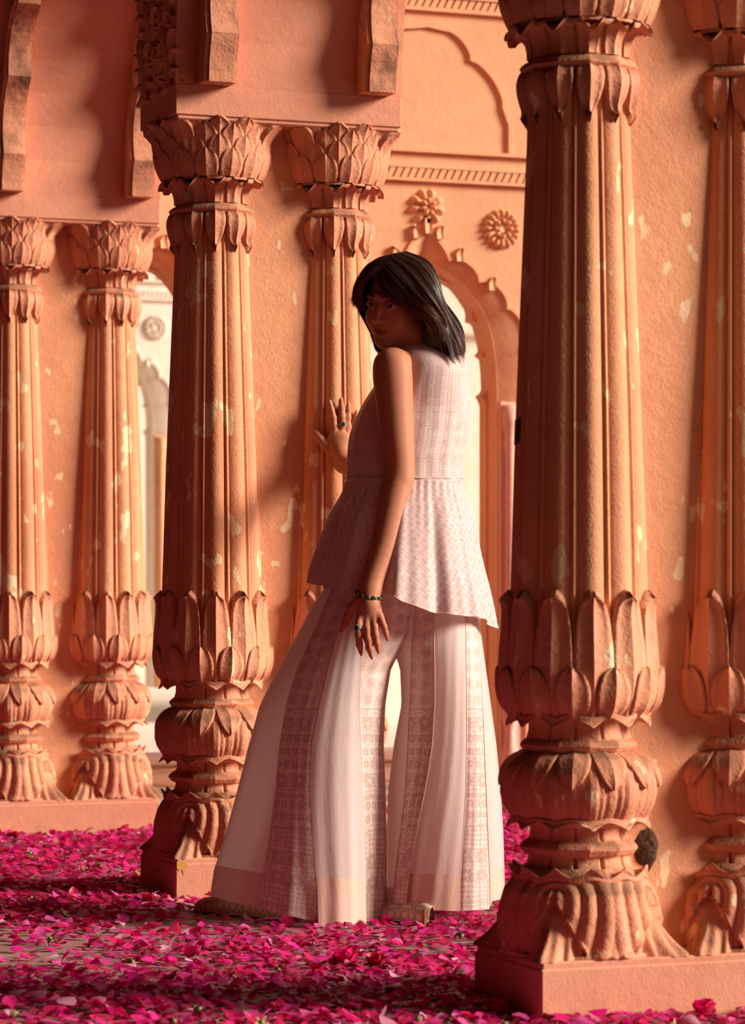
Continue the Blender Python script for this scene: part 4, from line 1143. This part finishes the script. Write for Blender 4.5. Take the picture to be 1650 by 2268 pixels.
# ---------- hair
def G_(*p): return np.array([PT(*q) for q in p])
A = [G_((834,615,7.572),(844,640,7.562),(868,665,7.557),(905,682,7.562),(934,699,7.570),(946,722,7.578),(938,758,7.60)),
     G_((841,601,7.572),(860,636,7.550),(893,666,7.547),(930,688,7.552),(957,710,7.562),(962,745,7.575),(957,775,7.59)),
     G_((854,585,7.580),(884,616,7.546),(914,650,7.537),(946,682,7.543),(966,713,7.553),(976,748,7.565),(981,787,7.585)),
     G_((870,571,7.597),(910,599,7.557),(940,638,7.542),(963,682,7.548),(982,718,7.560),(995,755,7.572),(1000,797,7.59)),
     G_((888,562,7.628),(930,584,7.588),(958,628,7.568),(976,678,7.568),(997,720,7.580),(1010,760,7.592),(1012,802,7.605)),
     G_((900,558,7.660),(945,579,7.640),(968,619,7.630),(983,668,7.630),(1003,714,7.640),(1019,757,7.650),(1019,802,7.65)),
     G_((905,560,7.690),(948,585,7.700),(968,625,7.712),(984,675,7.715),(1005,720,7.712),(1020,760,7.710),(1012,796,7.70)),
     G_((896,566,7.715),(925,590,7.745),(945,630,7.757),(960,680,7.757),(975,720,7.75),(988,755,7.74),(985,786,7.73))]
B = [G_((834,615,7.572),(818,614,7.575),(804,626,7.582),(798,650,7.594),(800,671,7.603),(806,686,7.608)),
     G_((841,601,7.572),(822,603,7.575),(805,621,7.583),(795,648,7.598),(794,672,7.608),(803,689,7.613)),
     G_((854,585,7.580),(830,588,7.588),(807,607,7.598),(791,638,7.610),(785,664,7.618),(789,684,7.623)),
     G_((870,571,7.597),(842,575,7.608),(815,593,7.622),(796,626,7.640),(786,655,7.648),(783,673,7.650)),
     G_((888,562,7.628),(860,566,7.648),(831,582,7.668),(810,618,7.690),(803,665,7.705),(812,730,7.712)),
     G_((900,558,7.660),(875,565,7.700),(850,590,7.725),(832,640,7.740),(826,700,7.735),(838,770,7.72)),
     G_((896,566,7.715),(880,585,7.745),(868,630,7.762),(860,690,7.755),(862,740,7.735),(872,790,7.715))]
HAIRC = np.array(srgb(44, 26, 20)[:3]); HAIRB = np.array(srgb(124, 76, 50)[:3])
hairV, hairF, hairC = [], [], []; hb = 0
def sheet(guides, inset, n=26):
    """smooth base surface through the guides"""
    global hb
    rows = [spline(g, n) for g in guides]; nr = (len(rows) - 1) * 5 + 1
    Gr = np.stack([spline(np.stack([r[k] for r in rows]), nr) for k in range(n)], 1)      # nr x n x 3
    cen = HC + np.array([.02, .0, -.03]); d = Gr - cen; Gr = Gr - d / np.linalg.norm(d, axis=2, keepdims=True) * inset
    f = [(i*n+j, i*n+j+1, (i+1)*n+j+1, (i+1)*n+j) for i in range(nr - 1) for j in range(n - 1)]
    hairV.append(Gr.reshape(-1, 3)); hairF.append(np.array(f) + hb); hairC.append(np.tile(HAIRC * .6, (nr * n, 1))); hb += nr * n
def strands(guides, count, jit, wave, rad, seg=18, clumps=60, tight=.8):
    global hb
    r = np.random.default_rng(len(guides) * 100 + count); rows = np.stack([spline(g, seg) for g in guides]); m = len(rows)
    cen = HC + np.array([.02, 0, -.03]); t = np.linspace(0, 1, seg)
    cq = np.sort(r.uniform(0, m - 1.001, clumps)); cph = cq * 1.1 + r.uniform(-.5, .5, clumps); cam_ = r.uniform(.6, 1.3, clumps); clen = r.uniform(.86, 1.0, clumps); clay = r.uniform(-.005, .006, clumps)
    ar = np.arange(seg)
    for _ in range(count):
        q = r.uniform(0, m - 1.0001); ci = int(np.argmin(np.abs(cq - q + r.normal(0, .04))))
        qq = np.clip(cq[ci] + (q - cq[ci]) * (1 - tight * np.clip(t * 1.6 - .25, 0, 1) ** 1.2), 0, m - 1.0001); i = qq.astype(int); u = (qq - i)[:, None]
        c = rows[i, ar] * (1 - u) + rows[i + 1, ar] * u
        T_ = t[:, None]; rd = (c - cen); rd /= np.linalg.norm(rd, axis=1, keepdims=True)
        lay = (r.uniform(-.005, .004) + clay[ci]) * (.25 + T_); off = r.normal(0, 1, 3) * jit * (T_ ** 1.2)
        ph = cph[ci] + r.uniform(-.2, .2); fr = 10.5; wv = wave * cam_[ci]
        sd = np.cross(rd, UP)
        c = c + rd * lay + off + rd * (wv * np.sin(T_ * fr + ph) * T_) + sd * (wv * .9 * np.cos(T_ * fr * .9 + ph) * T_)
        Lr = clen[ci] * r.uniform(.90, 1.03); tt = np.minimum(np.linspace(0, Lr, seg), 1) * (seg - 1); i0_ = np.minimum(tt.astype(int), seg - 2); c = c[i0_] + (c[i0_ + 1] - c[i0_]) * (tt - i0_)[:, None]
        T = np.gradient(c, axis=0); T /= np.maximum(np.linalg.norm(T, axis=1, keepdims=True), 1e-9)
        s1 = np.cross(T, rd); s1 /= np.maximum(np.linalg.norm(s1, axis=1, keepdims=True), 1e-9)
        rr = rad * r.uniform(.6, 1.4) * (1 - .75 * T_ ** 3)
        v = np.stack([c + s1 * rr, c + rd * rr * .8, c - s1 * rr], 1).reshape(-1, 3)
        hairV.append(v); hairF.append(SEGF[seg] + hb); hb += len(v)
        kcol = HAIRC * (1 - T_) + (HAIRC * .35 + HAIRB * .65) * T_; hairC.append(np.repeat(kcol * r.uniform(.6, 1.6), 3, axis=0))
SEGF = {18: np.array([(k*3+a, k*3+(a+1) % 3, (k+1)*3+(a+1) % 3, (k+1)*3+a) for k in range(17) for a in range(3)])}
BK = [A[7], G_((892,568,7.728),(905,595,7.768),(918,640,7.782),(928,690,7.780),(940,735,7.768),(945,785,7.745)), G_((890,570,7.728),(890,595,7.770),(893,640,7.785),(896,690,7.780),(905,740,7.765),(915,790,7.740)), B[6]]
sheet(BK, .005); strands(BK, 1100, .0022, .010, .0010, clumps=24)
sheet(A, .005); sheet(B, .004); sheet([a for a in A[3:]], .020)
strands(A, 5200, .0022, .0150, .0009, clumps=52); strands(B, 2400, .0018, .0045, .0008, clumps=30)
strands(A, 420, .010, .012, .00045, clumps=150, tight=.2); strands(B, 200, .007, .006, .00045, clumps=80, tight=.2)
CS = [G_((836,690,7.735),(826,715,7.725),(824,740,7.715),(832,765,7.71),(842,788,7.705)), G_((850,690,7.745),(838,720,7.735),(838,750,7.725),(850,775,7.72),(862,792,7.715))]
strands(CS, 420, .003, .004, .0009, clumps=9)
hm = mk_mesh('hair', np.vstack(hairV), np.vstack(hairF), M['hair'], True); set_tint(hm, np.clip(np.vstack(hairC), 0, 1))
link('hair', hm, person)

# ---------- tunic
def set_uv(me, uv):
    ul = me.uv_layers.new(name='UVMap'); li = np.empty(len(me.loops), np.int32); me.loops.foreach_get('vertex_index', li)
    ul.data.foreach_set('uv', np.asarray(uv, np.float32)[li].ravel())
def grid_cloth(name, P, mat, parent, U=None, Vv=None):
    """P: rows x cols x 3; UV in metres unless given"""
    nr, nc = P.shape[:2]
    f = np.array([(i*nc+j, i*nc+j+1, (i+1)*nc+j+1, (i+1)*nc+j) for i in range(nr - 1) for j in range(nc - 1)])
    me = mk_mesh(name, P.reshape(-1, 3), f, mat, True)
    if U is None:
        w = np.concatenate([np.zeros((nr, 1)), np.cumsum(np.linalg.norm(np.diff(P, axis=1), axis=2), axis=1)], 1)
        U = w - w[:, -1:] / 2
    if Vv is None:
        h = np.concatenate([[0], np.cumsum(np.linalg.norm(np.diff(P[:, nc // 2], axis=0), axis=1))]); Vv = np.tile(h[:, None], (1, nc))
    set_uv(me, np.stack([U, Vv], 2).reshape(-1, 2)); return link(name, me, parent)
def tube(levels, nphi, nrow, phi0=-180, phi1=180, fold=None, hem=None):
    """levels: (y, cx, hw_px, depth, half_depth); phi 0 = towards the camera, -90 = picture left"""
    L = np.array(levels, float); S = spline(L, nrow); ph = np.linspace(phi0, phi1, nphi)
    P = np.zeros((nrow, nphi, 3))
    for k in range(nrow):
        y, cx, hw, d, hd = S[k]; t = k / (nrow - 1)
        for j, p in enumerate(ph):
            a = R(p); m = 1 + (fold(p, t) if fold else 0)
            yy = y
            if hem: yy = y + hem(p) * max(0, t - .35) / .65
            P[k, j] = PT(cx + hw * m * math.sin(a), yy, d - hd * m * math.cos(a))
    return P
tunic = link('tunic', None, person) if False else empty('tunic'); tunic.parent = person
bod = [(758, 938, 44, 7.675, .054), (766, 938, 58, 7.672, .074), (778, 942, 72, 7.67, .096), (796, 946, 84, 7.67, .112), (818, 944, 92, 7.67, .118), (848, 935, 102, 7.67, .116), (900, 921, 121, 7.67, .110), (960, 906, 131, 7.66, .115), (1010, 898, 129, 7.645, .115), (1046, 896, 128, 7.64, .115), (1062, 896, 129, 7.635, .118)]
def bfold(p, t): return (.012 * math.sin(R(p) * 11 + t * 6) + .010 * math.sin(R(p) * 23 - t * 5)) * max(0, t - .2) * (1 if abs(p) < 120 else .4)
P = tube(bod, 145, 44, -180, 180, bfold)
cols_b = 145
back_lo, back_hi = 60, 145       # columns of the beaded back (from the arm round to the far side)
phs = np.linspace(-180, 180, 145); iback = np.searchsorted(phs, -12)
b1 = grid_cloth('beaded_back', P[:, iback:], M['bodice'], tunic); b2 = grid_cloth('plain_front', P[:34, :iback+1], M['plainpink'], tunic); b3 = grid_cloth('embroidered_waist', P[33:, :iback+1], M['tunic'], tunic)
# armhole binding and centre-back placket
def tubecurve(pts, r, n=8, cap=True):
    P_ = np.asarray(pts, float); T = np.gradient(P_, axis=0); T /= np.maximum(np.linalg.norm(T, axis=1, keepdims=True), 1e-9)
    ref = np.array([.3, .5, .8]); v, f = [], []
    rr = np.broadcast_to(np.asarray(r, float), (len(P_),))
    for k in range(len(P_)):
        a = np.cross(T[k], ref); a /= np.linalg.norm(a); b = np.cross(T[k], a)
        for i in range(n):
            t = 2 * math.pi * i / n; v.append(tuple(P_[k] + rr[k] * (math.cos(t) * a + math.sin(t) * b)))
    for k in range(len(P_) - 1):
        for i in range(n): f.append((k*n+i, k*n+(i+1) % n, (k+1)*n+(i+1) % n, (k+1)*n+i))
    return v, f
neckl = [P[0, j] for j in range(145)]
obj('neck_binding', *tubecurve(neckl, .004), M['plainpink'], tunic)
pep = [(1056, 897, 129, 7.637, .118), (1090, 894, 134, 7.63, .125), (1140, 889, 155, 7.625, .150), (1200, 886, 172, 7.62, .172), (1260, 886, 190, 7.615, .190), (1300, 887, 199, 7.61, .20)]
def pfold(p, t):
    f = max(0, t - .05) ** .8
    return .012 * math.sin(R(p) * 47 + 1.3 * math.sin(R(p) * 5)) * max(0, 1 - t * 1.6) * min(1, t * 8) + f * (.055 * math.sin(R(p) * 8 + 1.1) + .028 * math.sin(R(p) * 19 + .4 + 2 * t) + .014 * math.sin(R(p) * 31 + 3 * t))
def hem_back(p): return float(np.interp(p, [-14, 0, 20, 45, 75, 90, 115, 180], [-6, 30, 55, 64, 70, 92, 40, 0]))
def hem_front(p): return float(np.interp(p, [-180, -110, -90, -60, -24], [0, -8, -14, 2, 12]))
PB = tube(pep, 150, 40, -13, 180, pfold, hem_back); PF = tube(pep, 110, 40, -180, -18, pfold, hem_front)
grid_cloth('peplum_back', PB, M['tunic'], tunic); grid_cloth('peplum_front', PF, M['tunic'], tunic)
obj('hem_border', *tubecurve([PB[-1, j] for j in range(150)], .0016, 6), M['plainpink'], tunic)
obj('waist_seam', *tubecurve([P[-2, j] for j in range(145)], .0028, 6), M['tunic'], tunic)

# ---------- trousers: two wide legs, panels between seams
trousers = empty('trousers'); trousers.parent = person
YL = np.array([1290, 1340, 1400, 1480, 1560, 1650, 1750, 1850, 1950, 2020])
def at(ys, xs): return np.interp(YL, ys, xs)
LL = dict(left=at([1290,1310,1400,1480,1560,1650,1750,1850,1950,2020], [728,708,662,618,577,552,527,502,474,466]),
          right=at([1290,1400,1440,1465,1520,1585,1629,1716,1847,1978,2020], [925,912,890,870,856,852,849,853,857,858,858]),
          d=at([1290,1600,2020], [7.57,7.60,7.63]), hd=at([1290,1400,1600,1850,2020], [.115,.125,.16,.195,.215]))
RL = dict(left=at([1290,1400,1440,1475,1542,1629,1695,1850,2020], [845,858,870,886,893,878,862,858,861]),
          right=at([1290,1411,1564,1695,1825,1987,2020], [1050,1066,1087,1105,1113,1116,1116]),
          d=at([1290,1600,2020], [7.64,7.625,7.61]), hd=at([1290,1400,1600,1850,2020], [.115,.115,.125,.135,.14]))
SA = at([1290,1324,1389,1489,1564,1642,1716,1825,1913,2013], [742,728,700,656,634,621,616,603,590,570])
SB = at([1290,1328,1411,1507,1577,1651,1716,1782,1869,1956,2022], [800,782,743,721,704,690,686,687,695,704,706])
SCm = at([1290,1380,1455,1520,1585,1673,1760,1869,1978,2020], [822,808,801,797,794,800,804,808,810,811])
SE = at([1290,1367,1476,1585,1673,1738,1869,1978,2022], [922,917,911,907,902,899,882,868,864])
SF = at([1290,1372,1498,1607,1695,1782,1891,1978,2022], [960,961,963,962,952,935,913,902,898])
SG = at([1290,1367,1498,1629,1716,1804,1891,1978,2022], [1028,1031,1033,1034,1033,1031,1022,1018,1018])
SHm = at([1290,1389,1476,1585,1716,1825,1934,2020], [1046,1059,1064,1070,1075,1079,1083,1084])
NR = 46; YR = np.linspace(1290, 2020, NR)
def leg_surface(leg, ph_a, ph_b, hemf, n, bulge, proud=0.0, seed=0):
    """ph_a, ph_b: seam angle (degrees) per level arrays"""
    P = np.zeros((NR, n, 3)); r = random.Random(seed); p1, p2 = r.uniform(0, 6), r.uniform(0, 6)
    for k, y in enumerate(YR):
        g = lambda a: float(np.interp(y, YL, a))
        l, r_, d, hd = g(leg['left']), g(leg['right']), g(leg['d']), g(leg['hd']); cx, hw = (l + r_) / 2, (r_ - l) / 2
        t = k / (NR - 1); a0, a1 = g(ph_a), g(ph_b)
        for j in range(n):
            s = j / (n - 1); a = R(a0 + (a1 - a0) * s)
            m = 1 + (bulge * math.sin(math.pi * s) + .012 * math.sin(s * 9 + p1 + 2.5 * t) * t + .006 * math.sin(s * 21 + p2 + 4 * t)) * (.3 + .7 * t)
            x = cx + hw * m * math.sin(a); w = d - hd * m * math.cos(a) - proud * t
            yh = hemf(x) - 2020
            P[k, j] = PT(x, y + yh * max(0, (t - .55) / .45) ** 1.2, w)
    return P
def ang(leg, S):
    cx, hw = (leg['left'] + leg['right']) / 2, (leg['right'] - leg['left']) / 2
    return np.degrees(np.arcsin(np.clip((S - cx) / hw, -.999, .999)))
def hemL(x): return float(np.interp(x, [440, 490, 575, 640, 690, 706, 812, 820, 858], [1975, 1992, 2012, 2028, 2040, 2052, 2060, 2040, 2038]))
def hemR(x): return float(np.interp(x, [858, 897, 902, 1020, 1083, 1090, 1116], [2034, 2036, 2014, 2018, 2014, 1996, 1990]))
full = lambda v: np.full(len(YL), float(v))
def trouser_panel(name, leg, a, b, hemf, n, emb, bulge, band, proud=0, seed=0):
    P = leg_surface(leg, a, b, hemf, n, bulge, proud, seed)
    if emb:
        nc = P.shape[1]; wd = np.linspace(-1, 1, nc)[None, :] * np.linalg.norm(P[:, -1] - P[:, 0], axis=1)[:, None] / 2
        vv = np.tile(np.linspace(0, .86, NR)[:, None], (1, nc))
        grid_cloth(name, P, M['emb'], trousers, wd, vv)
        for col in (0, nc - 1): obj('seam_piping', *tubecurve(P[:, col], .0013, 6), M['satin'], trousers)
    else:
        kb = NR - band; grid_cloth(name, P[:kb+1], M['organza'], trousers)
        grid_cloth('hem_band', P[kb:] + (P[kb:] - P[kb:].mean(axis=(0, 1))) * .004, M['satin'], trousers)
    return P
aA, aB, aC = ang(LL, SA), ang(LL, SB), ang(LL, SCm)
trouser_panel('organza_panel', LL, full(-97), aA, hemL, 22, False, .03, 6, 0, 1)
trouser_panel('embroidered_panel', LL, aA, aB, hemL, 26, True, .03, 0, 0, 2)
trouser_panel('organza_panel', LL, aB, aC, hemL, 26, False, .05, 7, .02, 3)
trouser_panel('embroidered_panel', LL, aC, full(80), hemL, 18, True, .02, 0, 0, 4)
trouser_panel('organza_panel', LL, full(80), full(263), hemL, 34, False, .0, 6, 0, 5)
bE, bF, bG, bH = ang(RL, SE), ang(RL, SF), ang(RL, SG), ang(RL, SHm)
trouser_panel('organza_panel', RL, full(-97), bE, hemR, 16, False, .02, 5, 0, 6)
trouser_panel('embroidered_panel', RL, bE, bF, hemR, 22, True, .03, 0, .01, 7)
trouser_panel('organza_panel', RL, bF, bG, hemR, 28, False, .03, 6, 0, 8)
trouser_panel('embroidered_panel', RL, bG, bH, hemR, 20, True, .03, 0, 0, 9)
trouser_panel('organza_panel', RL, bH, full(97), hemR, 14, False, .02, 6, 0, 10)
trouser_panel('organza_panel', RL, full(97), full(263), hemR, 30, False, .0, 6, 0, 11)

# ---------- shoes
def juti_mat():
    m, nt, p, out = nodes_of('embroidered_juti_leather'); uv = uvmap(nt, 22, 22)
    mk = math_(nt, 'MAXIMUM', flower(nt, uv, 6, .08, .34), math_(nt, 'MULTIPLY', flower(nt, uvmap(nt, 22, 22), 2, .40, .46, (.5, .5, 0)), .8))
    c = mixc(nt, math_(nt, 'MULTIPLY', mk, .6), srgb(246, 216, 188), srgb(140, 100, 86)); nt.links.new(c, p.inputs['Base Color'])
    p.inputs['Roughness'].default_value = .5; nt.links.new(bump(nt, mk, .4, .001), p.inputs['Normal']); return m
M['juti'] = juti_mat(); M['sole'] = simple('dark_sole', srgb(70, 44, 32), .7)
def shoe(toe, heel, wid, hts, label):
    t = np.array(heel) - np.array(toe); L = np.linalg.norm(t); t /= L; s = np.cross(t, UP); s /= np.linalg.norm(s)
    n, m = 26, 17; v = np.zeros((n, m, 3))
    for i in range(n):
        q = i / (n - 1); w = wid * float(np.interp(q, [0, .04, .14, .35, .6, .85, .97, 1], [.12, .42, .80, 1, .82, .78, .62, .3])); h = float(np.interp(q, [0, .05, .18, .35, .5, .75, .93, 1], hts))
        for j in range(m):
            a = math.pi * j / (m - 1); v[i, j] = np.array(toe) + t * (q * L) + s * (w * math.cos(a)) + UP * (h * math.sin(a) ** .75 + .004)
    so = grid_cloth('shoe', v, M['juti'], person)
    ring = [v[i, 0] for i in range(n)] + [v[i, -1] for i in reversed(range(n))]
    mb = MB(); k = len(ring); vv = [tuple(np.array(p) * [1, 1, 0] + [0, 0, .0065]) for p in ring] + [tuple(np.array(p) * [1, 1, 0] + [0, 0, .013]) for p in ring]
    mb.add(vv, [(i, (i + 1) % k, k + (i + 1) % k, k + i) for i in range(k)] + [tuple(range(k, 2 * k)), tuple(range(k - 1, -1, -1))]); mb.obj('sole', M['sole'], so)
    return so
def fl3(px, py, z=0.0):
    d = FPX * (CAM_H - z) / (py - 1310); p = PT(px, py, d); p[2] = z; return p
shoe(fl3(432, 2024), fl3(655, 2052) + np.array([0, .05, 0]), .041, [.020, .036, .048, .056, .060, .062, .06, .05], '')
sh = shoe(fl3(800, 2050) + np.array([.0, .10, 0]), fl3(957, 2056), .036, [.014, .026, .04, .05, .056, .060, .058, .05], '')
hp = [fl3(938, 2056, 0) + np.array([0, -.03, z]) for z in np.linspace(.008, .05, 6)]
obj('gold_stripe', *tubecurve(hp, .006, 8), M['gold'], sh)

# ---------- jewellery
def gem(name, c, nrm, r, mat, parent, asp=1.0):
    nrm = np.asarray(nrm, float); nrm /= np.linalg.norm(nrm); a = np.cross(nrm, UP); a /= np.linalg.norm(a); b = np.cross(nrm, a)
    v, f = [], []; n = 8
    for (q, h) in ((1, 0), (1, .35), (.62, .75)):
        for i in range(n):
            t = 2 * math.pi * (i + .5) / n; v.append(tuple(c + r * (q * (math.cos(t) * a * asp + math.sin(t) * b) + h * nrm)))
    for k in range(2):
        for i in range(n): f.append((k*n+i, k*n+(i+1) % n, (k+1)*n+(i+1) % n, (k+1)*n+i))
    f.append(tuple(range(2*n, 3*n))); return obj(name, v, f, mat, parent, False)
def ringband(name, c, axis, r, tr, mat, parent, n=28):
    axis = np.asarray(axis, float); axis /= np.linalg.norm(axis); a = np.cross(axis, [.2, 1, .3]); a /= np.linalg.norm(a); b = np.cross(axis, a)
    pts_ = [c + r * (math.cos(t) * a + math.sin(t) * b) for t in np.linspace(0, 2 * math.pi, n + 1)]
    return obj(name, *tubecurve(pts_, tr, 6), mat, parent)
for (P_, nr, kk, gr, nm) in (([PT(794, 1386, 7.385), PT(794, 1406, 7.383)], np.array([-.35, -1, 0]), .0098, .0066, 'ring'), ([PT(758, 943, colsurf(758, 943, .012)), PT(757, 930, colsurf(757, 930, .012))], np.array([.3, -1, 0]), .0105, .0060, 'ring')):
    ax_ = P_[1] - P_[0]; c = P_[0] * .75 + P_[1] * .25; rg = ringband(nm, c, ax_, kk + .0012, .0014, M['diamond'], person)
    nn = nr / np.linalg.norm(nr); gem('gemstone', c + nn * (kk + .001), nn, gr, M['emerald'], rg, .85)
    for t in np.linspace(0, 2 * math.pi, 12, endpoint=False):
        a = np.cross(nn, UP); a /= np.linalg.norm(a); b = np.cross(nn, a)
        obj('diamond', *uvsphere(c + nn * (kk + .001) + (gr + .0012) * (math.cos(t) * a * .9 + math.sin(t) * b), .0014, 8, 5), M['diamond'], rg)
bc = PT(817, 1318, 7.419); bax = PT(812, 1340, 7.41) - PT(822, 1290, 7.432); bax = bax / np.linalg.norm(bax)
bax = bax + np.array([0, .55, 0]); bax /= np.linalg.norm(bax)
bl = ringband('bracelet', bc, bax, .0325, .0013, M['gold'], person, 40)
ba = np.cross(bax, [.2, 1, .3]); ba /= np.linalg.norm(ba); bb = np.cross(bax, ba)
for i in range(12):
    t = 2 * math.pi * i / 12; nn = math.cos(t) * ba + math.sin(t) * bb; gem('stone', bc + nn * .0325, nn, .0052, M['emerald'], bl, 1.35)
    pts_ = [bc + nn * .0335 + .0062 * (math.cos(s) * np.cross(bax, nn) * 1.25 + math.sin(s) * bax) for s in np.linspace(0, 2 * math.pi, 15)]
    obj('bezel', *tubecurve(pts_, .0010, 5), M['gold'], bl)
    t2 = t + math.pi / 12; nn = math.cos(t2) * ba + math.sin(t2) * bb; obj('bead', *uvsphere(bc + nn * .0335, .0022, 8, 5), M['diamond'], bl)
